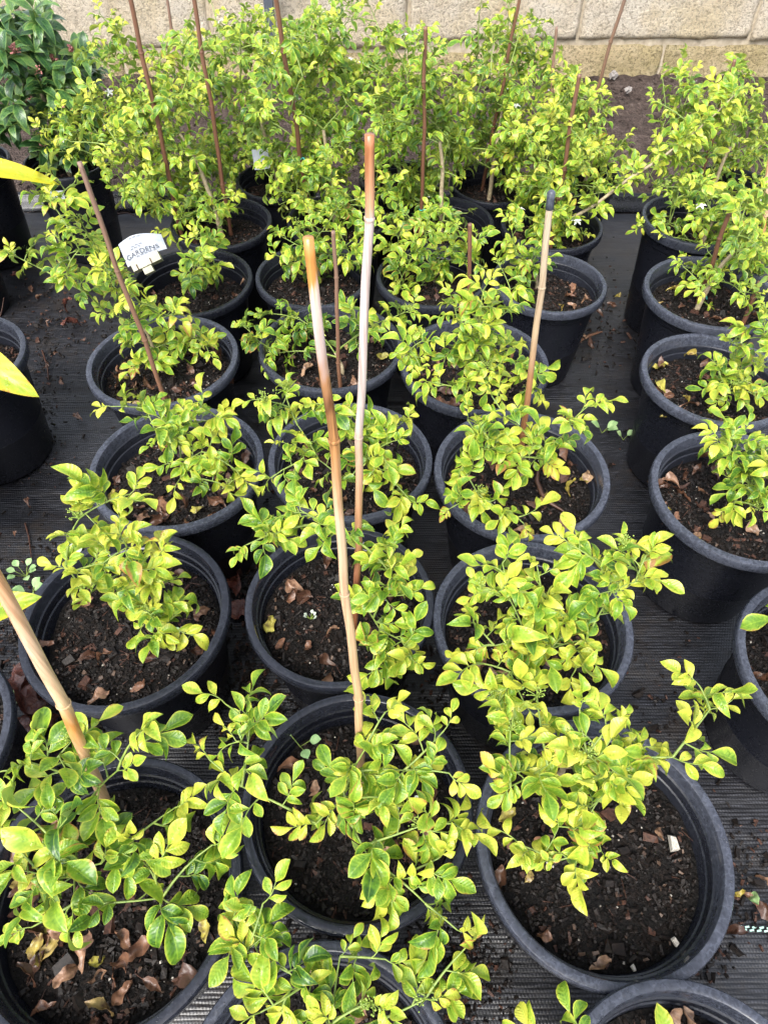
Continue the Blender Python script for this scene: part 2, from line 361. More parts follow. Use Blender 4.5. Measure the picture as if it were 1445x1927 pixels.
# limestone block wall
WY = 4.22
wall = empty('block_wall', (0, WY, 0)); tag(wall, 'cream rough limestone block wall across the back', 'wall')
def block(x0, x1, z0, z1, m, seed, proud=0.0, tilt=0.0):
    nx, nz = 46, 18; vs = []; fs = []
    for j in range(nz + 1):
        for i in range(nx + 1):
            u, v = i / nx, j / nz
            x = x0 + (x1 - x0) * u; z = z0 + (z1 - z0) * v + tilt * (u - .5)
            ed = min(u * (x1 - x0), (1 - u) * (x1 - x0), v * (z1 - z0), (1 - v) * (z1 - z0))
            rnd = .016 * max(0, 1 - ed / .02) ** 2
            x += .006 * fbm(z, seed, 9) if i in (0, nx) else 0; z += .007 * fbm(x, seed + 4, 7) if j in (0, nz) else 0
            d = .010 * fbm(x, z, 6, seed) + .006 * fbm(x, z, 28, seed)
            vs.append((x, -proud - .03 + rnd + d, z))
    for j in range(nz):
        for i in range(nx):
            a = j * (nx + 1) + i; fs.append((a, a + 1, a + nx + 2, a + nx + 1))
    def side(idx):
        b = len(vs)
        for k in idx: vs.append((vs[k][0], .12, vs[k][2]))
        for q in range(len(idx) - 1): fs.append((idx[q], b + q, b + q + 1, idx[q + 1]))
    w1 = nx + 1
    side(list(range(0, w1))); side([nz * w1 + nx - i for i in range(w1)]); side([(nz - j) * w1 for j in range(nz + 1)]); side([j * w1 + nx for j in range(nz + 1)])
    ob('limestone_block', mesh('limestone_block', vs, fs, m), wall)
up = [-4.6, -3.7, -2.78, -1.86, -.90, .125, 1.015, 1.915, 2.83, 3.75, 4.6]
lo = [-4.6, -3.2, -2.3, -1.4, -.45, .58, 1.49, 2.42, 3.35, 4.6]
for i in range(len(lo) - 1):
    block(lo[i] + .009, lo[i + 1] - .009, -.20, .150 if lo[i] > .4 else .112, M['stoneB'], i * 3.1, U(0, .006))
for i in range(len(up) - 1):
    left = up[i] < .1
    block(up[i] + .009, up[i + 1] - .009, .140 if left else .178, .505, M['stoneA'], 20 + i * 2.3, U(.004, .012), -.012 if left else .006)
for i in range(len(lo) - 1):
    block(lo[i] + .009, lo[i + 1] - .009, .525, .86, M['stoneA'], 60 + i * 2.3, U(0, .01))
vs = [(-4.6, -.012, -.2), (4.6, -.012, -.2), (4.6, -.012, .88), (-4.6, -.012, .88), (-4.6, .2, -.2), (4.6, .2, -.2), (4.6, .2, .88), (-4.6, .2, .88)]
ob('mortar', mesh('mortar', vs, [(0, 1, 2, 3), (1, 5, 6, 2), (5, 4, 7, 6), (4, 0, 3, 7), (3, 2, 6, 7), (4, 5, 1, 0)], M['mortar'], smooth=False), wall)
# thin steel post in front of the wall
pp = PY(520, 140, 4.08)
vs, fs = [], []
for z in (-.05, .9, .905):
    k = .021 if z < .9 else (.023 if z == .9 else .019)
    for sx_, sy_ in ((-1, -1), (1, -1), (1, 1), (-1, 1)): vs.append((sx_ * k, sy_ * k, z))
for j in range(2):
    for i in range(4): fs.append((j * 4 + i, j * 4 + (i + 1) % 4, j * 4 + 4 + (i + 1) % 4, j * 4 + 4 + i))
fs.append((8, 9, 10, 11))
tag(ob('steel_post', mesh('steel_post', vs, fs, M['postpaint'], smooth=False), None, (pp.x, 4.08, 0)), 'dark blue-grey square steel post standing before the wall', 'post')
# black plastic edging where the mat ends
def edging():
    prof = [(-.05, -.004), (-.045, .012), (-.02, .018), (-.012, .04), (0, .05), (.012, .048), (.018, .03), (.02, -.01)]
    vs, fs = [], []; n = 70
    for i in range(n + 1):
        x = -4 + 8 * i / n
        for (dy, z) in prof: vs.append((x, dy + .012 * fbm(x, 0, 1.3), z * (1 + .15 * fbm(x, 5, 2))))
    k = len(prof)
    for i in range(n):
        for j in range(k - 1): fs.append((i * k + j, (i + 1) * k + j, (i + 1) * k + j + 1, i * k + j + 1))
    o = ob('garden_edging', mesh('garden_edging', vs, fs, M['plastic']), None, (0, MATY + .06, 0), color=(.05, .3, 0, 1))
    tag(o, 'low black plastic garden edging between mat and soil bed', 'edging')
edging()

# ------------------------------------------------------------------ pots
PH = .31
body_prof = [(.0, .004), (.125, .004), (.131, .0), (.136, .006), (.150, .12), (.151, .124), (.1495, .128), (.166, .258), (.1705, .262), (.173, .284)]
rim_prof = [(.173, .284), (.182, .285), (.1885, .287), (.190, .291), (.1900, .302), (.1893, .3065), (.1875, .3093), (.185, .3100), (.1765, .3100), (.1745, .3090), (.1735, .3065), (.1720, .300), (.1700, .285)]
in_prof = [(.1700, .285), (.1672, .283), (.1664, .2805), (.1660, .266), (.1635, .2645), (.1625, .262), (.158, .215), (.154, .18)]
def pm(name, prof):
    vs, fs = lathe(prof, 72); me = mesh(name, vs, fs, M['plastic']); me.set_sharp_from_angle(angle=R(30)); return me
BODY, RIM, INNER = pm('pot_body', body_prof), pm('pot_rim', rim_prof), pm('pot_inner_wall', in_prof)

def soil_mesh(seed):
    vs = [(0, 0, .004)]; fs = []; nr, na = 16, 56
    for j in range(1, nr + 1):
        r = .166 * j / nr
        for i in range(na):
            a = 2 * math.pi * i / na; x, y = r * math.cos(a), r * math.sin(a)
            vs.append((x, y, .010 * fbm(x, y, 14, seed) + .006 * fbm(x, y, 60, seed) - .006 * (r / .166) ** 3))
    for i in range(na): fs.append((0, 1 + i, 1 + (i + 1) % na))
    for j in range(nr - 1):
        for i in range(na):
            a = 1 + j * na; fs.append((a + i, a + na + i, a + na + (i + 1) % na, a + (i + 1) % na))
    return mesh('soil', vs, fs, M['soil'])
def chunk(vs, fs, mi, c, sx, sy, sz, m, tilt=.5):
    rot = Matrix.Rotation(U(0, 6.3), 3, 'Z') @ Matrix.Rotation(random.gauss(0, tilt), 3, 'X') @ Matrix.Rotation(random.gauss(0, tilt), 3, 'Y')
    b = len(vs)
    for k in ((-1, -.7, -1), (1, -1, -1), (.8, 1, -1), (-.9, .8, -1), (-.8, -.6, 1), (.7, -.8, 1), (.6, .9, 1), (-.7, .7, 1)):
        p = rot @ Vector((k[0] * sx * U(.7, 1.1), k[1] * sy * U(.7, 1.1), k[2] * sz * U(.6, 1.1)))
        vs.append((c[0] + p.x, c[1] + p.y, c[2] + p.z))
    for f in ((0, 1, 5, 4), (1, 2, 6, 5), (2, 3, 7, 6), (3, 0, 4, 7), (4, 5, 6, 7), (3, 2, 1, 0)): fs.append(tuple(b + i for i in f)); mi.append(m)
def chips_mesh(seed):
    random.seed(seed); vs, fs, mi = [], [], []
    for k in range(2600):
        r = .160 * math.sqrt(random.random()); a = U(0, 6.3); x, y = r * math.cos(a), r * math.sin(a)
        z = .010 * fbm(x, y, 14, seed) + .006 * fbm(x, y, 60, seed) - .006 * (r / .166) ** 3
        q = random.random()
        if q < .78: s = U(.0010, .0032); chunk(vs, fs, mi, (x, y, z + s * .5), s * U(.8, 1.6), s, s * .8, 0)
        elif q < .965: s = U(.003, .0075); chunk(vs, fs, mi, (x, y, z + .001), s * U(1, 2.2), s * U(.4, .8), s * U(.15, .35), 0 if random.random() < .86 else 1, .35)
        elif q < .978: s = U(.001, .002); chunk(vs, fs, mi, (x, y, z + .001), s, s, s, 2)
        else: s = U(.008, .02); chunk(vs, fs, mi, (x, y, z + .002), s, .0008, .0008, 1, .25)
    for k in range(60):                            # flat crumbs of old leaf
        r = .158 * math.sqrt(random.random()); a = U(0, 6.3); s = U(.002, .006); x, y = r * math.cos(a), r * math.sin(a)
        chunk(vs, fs, mi, (x, y, .010 * fbm(x, y, 14, seed) + .003), s, s * U(.4, .8), .0005, 3, .4)
    for k in range(7):
        r = .14 * math.sqrt(random.random()); a = U(0, 6.3); s = U(.008, .015)
        chunk(vs, fs, mi, (r * math.cos(a), r * math.sin(a), .004), s * 1.3, s * .8, s * .4, 0 if k < 5 else 1, .3)
    return mesh('bark_chips', vs, fs, [M['bark'], M['redbark'], M['perlite'], M['crumb']], smooth=False, mi=mi)
SOILS = [(soil_mesh(s), chips_mesh(s)) for s in (3, 8, 14, 21)]
random.seed(5)

# name: x, y, rim diameter, dust, wet, height, where
POTS = {
 'A1': (-.391, .196, .376, .25, 1.0, .31, 'at the front left, most littered with dry leaves'),
 'A2': (-.044, .316, .352, .25, 1.0, .31, 'in the middle of the front, holding the scorched cane'),
 'A3': (.319, .262, .372, .75, .8, .31, 'at the front right with a wide patch of bare soil'),
 'A4': (-.075, -.040, .352, .6, .7, .31, 'cut off by the bottom edge, left of centre'),
 'A5': (.368, -.088, .352, .85, .3, .325, 'cut off by the bottom right corner'),
 'B1': (-.466, .642, .376, .3, 1.0, .31, 'leftmost of the second row, beside the wet fallen leaves'),
 'B2': (-.079, .671, .350, .3, .9, .31, 'in the middle of the second row, holding the pale cane'),
 'B3': (.270, .626, .360, .85, .3, .31, 'rightmost of the second row, under dense foliage'),
 'C1': (-.451, 1.014, .374, .8, .3, .31, 'leftmost of the third row'),
 'C2': (-.077, 1.033, .360, .7, .3, .31, 'in the middle of the third row'),
 'C3': (.297, 1.000, .376, .9, .3, .31, 'rightmost of the third row, with the black-tipped cane'),
 'D1': (-.548, 1.373, .376, .8, .4, .31, 'leftmost of the fourth row'),
 'D2': (-.137, 1.426, .370, .5, .3, .31, 'in the middle of the fourth row, with a thin cane'),
 'D3': (.225, 1.363, .370, .6, .3, .31, 'rightmost of the fourth row'),
 'E1': (-.545, 1.740, .350, .1, .2, .30, 'beside the white garden tag, half empty'),
 'E2': (-.207, 1.772, .330, .3, .2, .30, 'second from left in the fifth row'),
 'E3': (.136, 1.763, .320, .3, .2, .30, 'third from left in the fifth row'),
 'E4': (.466, 1.735, .325, .7, .5, .30, 'rightmost of the fifth row, beside the open aisle'),
 'F1': (-.516, 2.075, .318, .1, .2, .30, 'leftmost of the sixth row, behind the white tag'),
 'F2': (-.151, 2.090, .318, .1, .2, .30, 'second from left in the sixth row'),
 'F3': (.185, 2.079, .318, .1, .2, .30, 'third from left in the sixth row'),
 'F4': (.527, 2.050, .318, .15, .2, .30, 'rightmost of the sixth row'),
 'G1': (-.368, 2.375, .290, .1, .2, .29, 'leftmost of the rearmost row of shrubs'),
 'G2': (.060, 2.385, .290, .1, .2, .29, 'in the middle of the rearmost row'),
 'G3': (.365, 2.350, .290, .1, .2, .29, 'rightmost of the rearmost row of shrubs'),
 'Ra': (.800, .540, .370, .85, .3, .31, 'nearest in the right column, cut off by the edge'),
 'Rb': (.746, .932, .376, .9, .3, .31, 'second in the right column, with a sparse plant'),
 'Rc': (.804, 1.302, .356, .9, .3, .31, 'third in the right column'),
 'Rd': (.890, 1.645, .350, .8, .3, .33, 'fourth in the right column'),
 'Re': (.930, 1.975, .315, .4, .2, .36, 'fifth in the right column, taller than the rest'),
 'Rf': (1.157, 2.279, .315, .1, .2, .31, 'in the back right corner by the soil bed'),
 'Rg': (.665, 2.400, .300, .1, .2, .30, 'behind the right column near the soil bed'),
 'La': (-1.073, 1.352, .370, .5, .3, .33, 'on the left edge with a broad yellowing leaf'),
 'Lb': (-1.425, 2.045, .350, .2, .2, .33, 'farther back on the left edge'),
 'Lc': (-1.165, .992, .345, .2, .2, .33, 'low on the left edge below the broad leaf'),
 'Ld': (-.775, .398, .350, .5, .5, .31, 'in the lower left corner, only its rim showing'),
 'V1': (-1.100, 2.430, .290, .1, .3, .33, 'of the dark green shrub, with a white sticker'),
 'V2': (-1.440, 2.395, .315, .1, .3, .34, 'of the dark shrub cut off by the left edge'),
}
SHORT = {'A1': 'front left pot', 'A2': 'front middle pot', 'A3': 'front right pot', 'A4': 'pot cut off at the bottom', 'A5': 'bottom right corner pot', 'B1': 'second row left pot', 'B2': 'second row middle pot',
 'B3': 'second row right pot', 'C1': 'third row left pot', 'C2': 'third row middle pot', 'C3': 'third row right pot', 'D1': 'fourth row left pot', 'D2': 'fourth row middle pot', 'D3': 'fourth row right pot',
 'E1': 'pot beside the white tag', 'E2': 'fifth row second pot', 'E3': 'fifth row third pot', 'E4': 'fifth row right pot', 'F1': 'sixth row left pot', 'F2': 'sixth row second pot', 'F3': 'sixth row third pot', 'F4': 'sixth row right pot',
 'G1': 'rearmost left pot', 'G2': 'rearmost middle pot', 'G3': 'rearmost right pot', 'Ra': 'nearest right column pot', 'Rb': 'second right column pot', 'Rc': 'third right column pot', 'Rd': 'fourth right column pot',
 'Re': 'fifth right column pot', 'Rf': 'back right corner pot', 'Rg': 'pot behind the right column'}
POT_OBJ = {}
def soil_z(k): return POTS[k][5] - (.075 if k in ('E1',) else .058)
for n_, (k, (x, y, D, dust, wet, h, where)) in enumerate(POTS.items()):
    p = empty('plant_pot', (x, y, .001)); tag(p, 'black plastic pot ' + where, 'pot', 'black nursery pots on the weed mat'); p.rotation_euler = (U(-.014, .014), U(-.014, .014), 0)
    s = D / .38; S3 = Matrix.Diagonal((s, s, h / PH, 1)) @ Matrix.Rotation(U(0, 6.28), 4, 'Z')
    ob('body', BODY, p, mtx=S3, color=(dust * .07, wet * .5, 0, 1)); ob('rim', RIM, p, mtx=S3, color=(dust, wet, 0, 1)); ob('inner_wall', INNER, p, mtx=S3, color=(dust * .25, wet * .6, 0, 1))
    sm, cm = SOILS[(n_ * 7) % 4]
    so_ = ob('soil', sm, p, mtx=Matrix.Translation((0, 0, soil_z(k))) @ Matrix.Diagonal((s * .965, s * .965, 1, 1)) @ Matrix.Rotation(U(0, 6.28), 4, 'Z'))
    ch = ob('bark_chips', cm, so_); ch['kind'] = 'stuff'
    POT_OBJ[k] = p

# ------------------------------------------------------------------ leaves
def blade(L, W, nu, nv, fold, droop, wave, twist, shape=.56, tipsharp=1.0, ph=0.0, frame=None, vs=None, fs=None, uv=None):
    vs = [] if vs is None else vs; fs = [] if fs is None else fs; uv = [] if uv is None else uv
    b = len(vs)
    for j in range(nu + 1):
        t = j / nu
        wv = W * .5 * (math.sin(math.pi * t ** (math.log(.5) / math.log(shape))) ** .74 if 0 < t < 1 else 0.0)
        wv = max(wv, W * .03 * (1 - t))
        th = droop * t * t
        yy = L * (t - .10 * th * th * t); zz = -L * .5 * th * t
        for i in range(nv + 1):
            v = i / nv * 2 - 1
            x = wv * v; zf = fold * abs(v) * wv + wave * W * abs(v) * math.sin(t * 9 + ph + (2.1 if v > 0 else 0))
            tw = twist * t
            p = Vector((x * math.cos(tw) - zf * math.sin(tw), yy, zz + x * math.sin(tw) + zf * math.cos(tw)))
            if frame is not None: p = frame @ p
            vs.append(tuple(p)); uv.append((t, i / nv))
    for j in range(nu):
        for i in range(nv):
            a = b + j * (nv + 1) + i; fs.append((a, a + 1, a + nv + 2, a + nv + 1))
    return vs, fs, uv
random.seed(21)
def leaflet_mesh():
    vs, fs, uv = blade(1.0 * .0365, U(.47, .62) * .0365, 9, 6, U(.15, .95), U(.0, 1.9), U(.01, .08), U(-.5, .5), U(.52, .63), ph=U(0, 6))
    return mesh('leaflet', vs, fs, M['leaf'], uv)
LEAFLETS = [leaflet_mesh() for _ in range(18)]
def leaf_layout():
    """leaflets along a rachis that runs up +Y and arches over: (position, frame, size)"""
    n = random.choice((4, 5, 5, 6)); Lr = U(.026, .048); arch = U(.1, .7); out = []
    path = []
    for j in range(6):
        t = j / 5; path.append(Vector((.004 * math.sin(3 * t), Lr * t * (1 - .08 * arch * t), .012 * arch * (t - 1.9 * t * t))))
    side = random.choice((-1, 1))
    for q in range(n):
        last = q == n - 1
        t = 1.0 if last else .30 + .64 * q / max(1, n - 1) + U(-.03, .03)
        f = t * 5; j = min(4, int(f)); p = path[j].lerp(path[j + 1], f - j)
        ang = 0 if last else side * R(U(46, 70) - 14 * t); side = -side
        tilt = R(U(-12, 26)) - arch * t * .55
        roll = R(U(-22, 22)) + (0 if last else (-.25 if ang > 0 else .25))
        fr = Matrix.Translation(p) @ Matrix.Rotation(-ang, 4, 'Z') @ Matrix.Rotation(tilt, 4, 'X') @ Matrix.Rotation(roll, 4, 'Y')
        out.append((fr, (1.0 if last else .58 + .36 * t) * U(.8, 1.15)))
    return path, out
LAYOUTS = []
for _ in range(12):
    path, lay = leaf_layout()
    vs, fs = tube(path, [.0011 - .0005 * i / 5 for i in range(6)], 5)
    LAYOUTS.append((mesh('leaf_stalk', vs, fs, M['twig']), lay))
def joined_leaf():
    path, lay = leaf_layout(); vs, fs = tube(path, [.0012 - .0005 * i / 5 for i in range(6)], 4)
    uv = [(0.0, .5)] * len(vs); mi = [1] * len(fs); sh = [0.0] * len(vs)
    for fr, s in lay:
        n0 = len(fs)
        blade(.036 * s, U(.46, .60) * .036 * s, 6, 2 if random.random() < .5 else 4, U(.1, .9), U(.0, 1.8), U(.01, .07), U(-.5, .5), U(.52, .62), ph=U(0, 6), frame=fr, vs=vs, fs=fs, uv=uv)
        mi += [0] * (len(fs) - n0); sh += [U(-.6, .6)] * (len(vs) - len(sh))
    me = mesh('leaf', vs, fs, [M['leaf'], M['twig']], uv, mi=mi)
    at = me.attributes.new('lf', 'FLOAT', 'POINT'); at.data.foreach_set('value', sh)
    return me
JOINED = [joined_leaf() for _ in range(20)]
def laurel_leaf():
    vs, fs, uv = blade(.068, U(.40, .5) * .068, 7, 4, U(.1, .5), U(.3, 1.2), U(.005, .03), U(-.3, .3), U(.42, .5), ph=U(0, 6))
    return mesh('leaf', vs, fs, M['vleaf'], uv)
LAURELS = [laurel_leaf() for _ in range(10)]
def ball(vs, fs, c, r):
    b = len(vs)
    for d in ((0, 0, 1), (1, 0, 0), (0, 1, 0), (-1, 0, 0), (0, -1, 0), (0, 0, -1)): vs.append(tuple(Vector(c) + Vector(d) * r))
    for i in range(4): fs.append((b, b + 1 + i, b + 1 + (i + 1) % 4)); fs.append((b + 5, b + 1 + (i + 1) % 4, b + 1 + i))
def bud_mesh(m, n, spread, r):
    vs, fs = [], []
    for k in range(n):
        d = Vector((random.gauss(0, .6), random.gauss(0, .6), U(.5, 1.2))).normalized(); L = spread * U(.6, 1.1)
        e = d * L; tube([Vector((0, 0, 0)), e * .5 + Vector((0, 0, .002)), e], [.0009, .0007, .0006], 4, vs, fs)
        for q in range(3):
            ball(vs, fs, e + Vector((U(-1, 1), U(-1, 1), U(-.5, 1))) * .004, r * U(.7, 1.3))
    return mesh('flower_buds', vs, fs, m)
BUDS = [bud_mesh(M['bud'], 10, .020, .0014) for _ in range(4)]
PBUDS = [bud_mesh(M['pinkbud'], 16, .022, .0028) for _ in range(2)]
def flower_mesh():
    vs, fs, uv = [], [], []
    for k in range(5):
        blade(.016, .007, 3, 2, .3, .9, 0, 0, .55, frame=Matrix.Rotation(k * R(72), 4, 'Z') @ Matrix.Rotation(R(25), 4, 'X'), vs=vs, fs=fs, uv=uv)
    return mesh('flower', vs, fs, M['petal'])
FLOWER = flower_mesh()

def frame_of(d, up, roll=0.0):
    y = d.normalized(); z = up - y * up.dot(y)
    if z.length < .05: z = y.orthogonal()
    z.normalize(); x = y.cross(z)
    return Matrix(((x.x, y.x, z.x, 0), (x.y, y.y, z.y, 0), (x.z, y.z, z.z, 0), (0, 0, 0, 1))) @ Matrix.Rotation(roll, 4, 'Y')

COUNT = [0, 0]
def grow(name, label, cat, group, base, shoots, mode, leaves=5, yel=.45, size=1.0, brown=.25, buds=.25, flowers=0.0, spanl=.07, stem_r=.005, trunk_top=None):
    """base: where the stem leaves the soil; shoots: points the shoot tips reach. mode: near (leaf > leaflets), far (whole leaves), laurel"""
    root = empty(name, base); tag(root, label, cat, group)
    nodes = [(Vector((0, 0, 0)), 0)]
    top = (Vector(trunk_top) - base) if trunk_top is not None else None
    if top is None:
        m = sum(((Vector(s) - base) for s in shoots), Vector()) / len(shoots); top = Vector((m.x * .25, m.y * .25, max(.05, m.z * .55)))
    trunk = bez(Vector((0, 0, -.02)), Vector((top.x * .1, top.y * .1, top.z * .6)), top, 6)
    for i, p in enumerate(trunk): p += Vector((U(-1, 1), U(-1, 1), 0)) * .004 * (0 < i < 6)
    tv, tf = tube(trunk, [stem_r * (1.15 - .5 * i / 6) for i in range(7)], 8)
    nodes = [(p, 0) for p in trunk[1:]]
    far = []
    sv, sf = [], []                               # far plants keep all twigs in one part
    order = sorted((Vector(s) - base for s in shoots), key=lambda s: (s - top * .5).length)
    for T in order:
        best = min(nodes, key=lambda n: (n[0] - T).length * (1 + .9 * max(0, n[0].z - T.z + .02) / ((n[0] - T).length + .01)) + .02 * n[1])
        A, dep = best; d = T - A; L = d.length
        ctrl = A + d * .5 + Vector((U(-.1, .1), U(-.1, .1), U(.0, .22) + (.15 if d.z > 0 else .3) * .3)) * L * .7
        n = max(4, int(L / .025)); n = min(n, 12)
        path = bez(A, ctrl, T, n)
        r0 = max(.0014, min(stem_r * .6, .0012 + .010 * L))
        rads = [r0 + (.0010 - r0) * i / n for i in range(n + 1)]
        if mode == 'near':
            bv, bf = tube(path, rads, 6); ob('branch', mesh('branch', bv, bf, M['twig'] if r0 < .0034 else M['stem']), root)
        else: tube(path, rads, 5, sv, sf)
        for p in path[1:]: nodes.append((p, dep + 1))
        span = min(L * .95, spanl)
        az = U(0, 6.28)
        nl = max(2, int(round(leaves * U(.8, 1.2))))
        for q in range(nl):
            fq = q / max(1, nl - 1)                # 0 = at the tip
            f = max(0.0, 1 - fq * span / max(L, 1e-4)) * n; j = min(n - 1, int(f)); p = path[j].lerp(path[j + 1], f - j)
            t = (path[j + 1] - path[j]).normalized(); t = (t + Vector((0, 0, .45))).normalized()
            az += R(137.5) + U(-.3, .3)
            o1 = t.orthogonal().normalized(); o2 = t.cross(o1); side = o1 * math.cos(az) + o2 * math.sin(az)
            al = R(28 + 52 * min(1, fq * 1.5) + U(-10, 10))
            dr = t * math.cos(al) + side * math.sin(al)
            up = Vector((0, 0, 1)) * .8 + t * .7 + Vector((U(-.3, .3), U(-.3, .3), 0)) - Vector((0, .25, 0))
            y = min(1, max(0, yel + .22 * (1 - fq) - .16 * fq + random.gauss(0, .14)))
            br = max(0, random.gauss(brown, .22))
            s = size * U(.70, 1.18) * (.80 if q == 0 else 1.0)
            mtx = Matrix.Translation(p) @ frame_of(dr, up, U(-.35, .35)) @ Matrix.Scale(s, 4)
            if mode == 'near':
                stk, lay = random.choice(LAYOUTS)
                lf = ob('leaf', stk, root, mtx=mtx); COUNT[0] += 1
                for fr, ls in lay:
                    ob('leaflet', random.choice(LEAFLETS), lf, mtx=fr @ Matrix.Scale(ls, 4), color=(min(1, max(0, y + random.gauss(0, .08))), random.random(), br if random.random() < .6 else 0, 1)); COUNT[1] += 1
            elif mode == 'far':
                far.append((random.choice(JOINED), mtx, (y, random.random(), br, 1)))
            else:
                for sg in (-1, 1):
                    d2 = t * math.cos(al) + side * sg * math.sin(al)
                    ob('leaf', random.choice(LAURELS), root, mtx=Matrix.Translation(p) @ frame_of(d2, up) @ Matrix.Scale(s, 4), color=(y, random.random(), br * .5, 1)); COUNT[0] += 1
        if random.random() < buds:
            ob('flower_buds', random.choice(PBUDS if mode == 'laurel' else BUDS), root, mtx=Matrix.Translation(T) @ Matrix.Rotation(U(0, 6), 4, 'Z') @ Matrix.Rotation(U(-.5, .5), 4, 'X'))
        if random.random() < flowers:
            ob('flower', FLOWER, root, mtx=Matrix.Translation(T + Vector((U(-.02, .02), -.02, .02))) @ Matrix.Rotation(U(0, 6), 4, 'Z') @ Matrix.Rotation(U(-.6, .6), 4, 'X'))
    far.sort(key=lambda q: (Vector(base) + q[1].translation - camo.location).length)
    for me, mt, cl in far[:300]: ob('leaf', me, root, mtx=mt, color=cl); COUNT[0] += 1
    if far[300:]:                                 # the leaves hidden deepest in the crown stay one mass
        v_, f_, u_, m_, a_ = [], [], [], [], []
        for me, mt, cl in far[300:]:
            b_ = len(v_); v_ += [tuple(mt @ q.co) for q in me.vertices]; uvm = {}
            for lp, ud in zip(me.loops, me.uv_layers[0].data): uvm[lp.vertex_index] = tuple(ud.uv)
            u_ += [uvm.get(i, (0, .5)) for i in range(len(me.vertices))]
            a_ += [q.value + (cl[0] - .45) / .35 for q in me.attributes['lf'].data]
            for p_ in me.polygons: f_.append(tuple(b_ + i for i in p_.vertices)); m_.append(p_.material_index)
        fm = mesh('foliage', v_, f_, [M['leaf'], M['twig']], u_, mi=m_)
        fm.attributes.new('lf', 'FLOAT', 'POINT').data.foreach_set('value', a_)
        ob('foliage', fm, root, color=(.45, .5, .2, 1))['kind'] = 'stuff'
    ob('stem', mesh('stem', tv, tf, M['stem']), root)
    if sv: ob('branches', mesh('branches', sv, sf, M['twig']), root)
    return root

NEAR = {  # pot: (stem foot px), yellowing, shoots as sight line + height
 'A1': ((190, 1545), .42, [(60,1435,.50),(135,1395,.50),(35,1520,.47),(222,1450,.48),(268,1375,.53),(330,1520,.42),(400,1590,.40),(290,1625,.42),(240,1590,.43),(190,1625,.41),(85,1650,.42),(30,1650,.42),(140,1700,.38),(60,1745,.36),(20,1585,.46),(305,1690,.37),(110,1560,.46),(15,1450,.5)]),
 'A2': ((690, 1470), .55, [(425,1325,.50),(445,1395,.49),(395,1430,.48),(470,1370,.50),(455,1480,.46),(690,1405,.50),(725,1340,.52),(660,1455,.46),(640,1510,.44),(595,1550,.43),(715,1500,.48),(760,1450,.48),(790,1555,.46),(700,1625,.42),(825,1615,.44),(855,1550,.46),(845,1455,.49),(835,1375,.50),(800,1700,.41),(860,1750,.41),(745,1650,.42)]),
 'A3': ((1040, 1470), .62, [(1090,1335,.52),(1010,1310,.50),(960,1375,.49),(1150,1360,.52),(1185,1425,.48),(1105,1420,.50),(1030,1440,.48),(1050,1555,.44),(1110,1520,.47),(960,1480,.44),(1130,1600,.41),(1045,1620,.41),(980,1590,.42),(1160,1480,.46),(1215,1405,.48),(1265,1425,.50),(1315,1290,.55),(1335,1335,.53),(1120,1470,.5)]),
 'A4': ((640, 1990), .48, [(495,1700,.44),(440,1725,.43),(465,1790,.41),(545,1830,.40),(640,1800,.40),(725,1805,.40),(700,1885,.42),(870,1790,.42),(800,1880,.40),(620,1925,.42),(490,1905,.40)]),
 'B1': ((258, 1130), .66, [(200,945,.60),(150,975,.57),(245,930,.60),(225,1000,.55),(195,1060,.50),(270,1060,.50),(125,1065,.49),(165,1120,.43),(300,1045,.50),(250,1100,.47),(300,1105,.45),(285,1155,.42),(335,1155,.40),(300,1190,.37),(240,1030,.52)]),
 'B2': ((660, 1165), .50, [(515,1005,.60),(465,1025,.58),(565,960,.60),(735,1085,.50),(755,1120,.49),(720,1060,.52),(715,1185,.44),(728,1240,.41),(755,1205,.42),(610,985,.58),(740,1040,.54),(700,1265,.39),(775,1240,.42),(740,1010,.55)]),
 'B3': ((1010, 1180), .62, [(1070,1025,.58),(1130,1065,.55),(1175,1030,.58),(1215,1045,.58),(1195,1095,.55),(1150,1115,.52),(945,1060,.55),(905,1110,.52),(960,1130,.50),(1020,1130,.50),(1060,1160,.48),(890,1170,.48),(930,1215,.46),(990,1200,.46),(1040,1220,.45),(885,1245,.44),(960,1265,.45),(1100,1205,.45),(1010,1065,.55),(935,1325,.44),(985,1320,.46),(1080,1265,.46)]),
 'C1': ((345, 850), .58, [(210,765,.50),(270,755,.50),(330,820,.45),(350,785,.46),(300,825,.44),(380,850,.42),(340,900,.37),(405,860,.42),(445,885,.40),(430,915,.39),(370,760,.50),(415,790,.43)]),
 'C2': ((665, 870), .55, [(500,755,.55),(535,735,.55),(560,800,.50),(540,835,.48),(600,760,.53),(700,800,.50),(740,830,.50),(690,860,.45),(720,890,.43),(660,790,.50),(620,770,.52),(765,790,.48),(640,925,.40),(770,940,.41),(600,865,.45),(510,900,.45)]),
 'C3': ((978, 915), .62, [(880,790,.50),(905,840,.48),(870,880,.47),(930,830,.50),(960,860,.48),(900,930,.45),(850,955,.45),(940,960,.44),(985,985,.44),(1000,830,.48),(1030,865,.44),(1105,765,.58),(1070,800,.54),(925,745,.55),(955,790,.52)]),
}
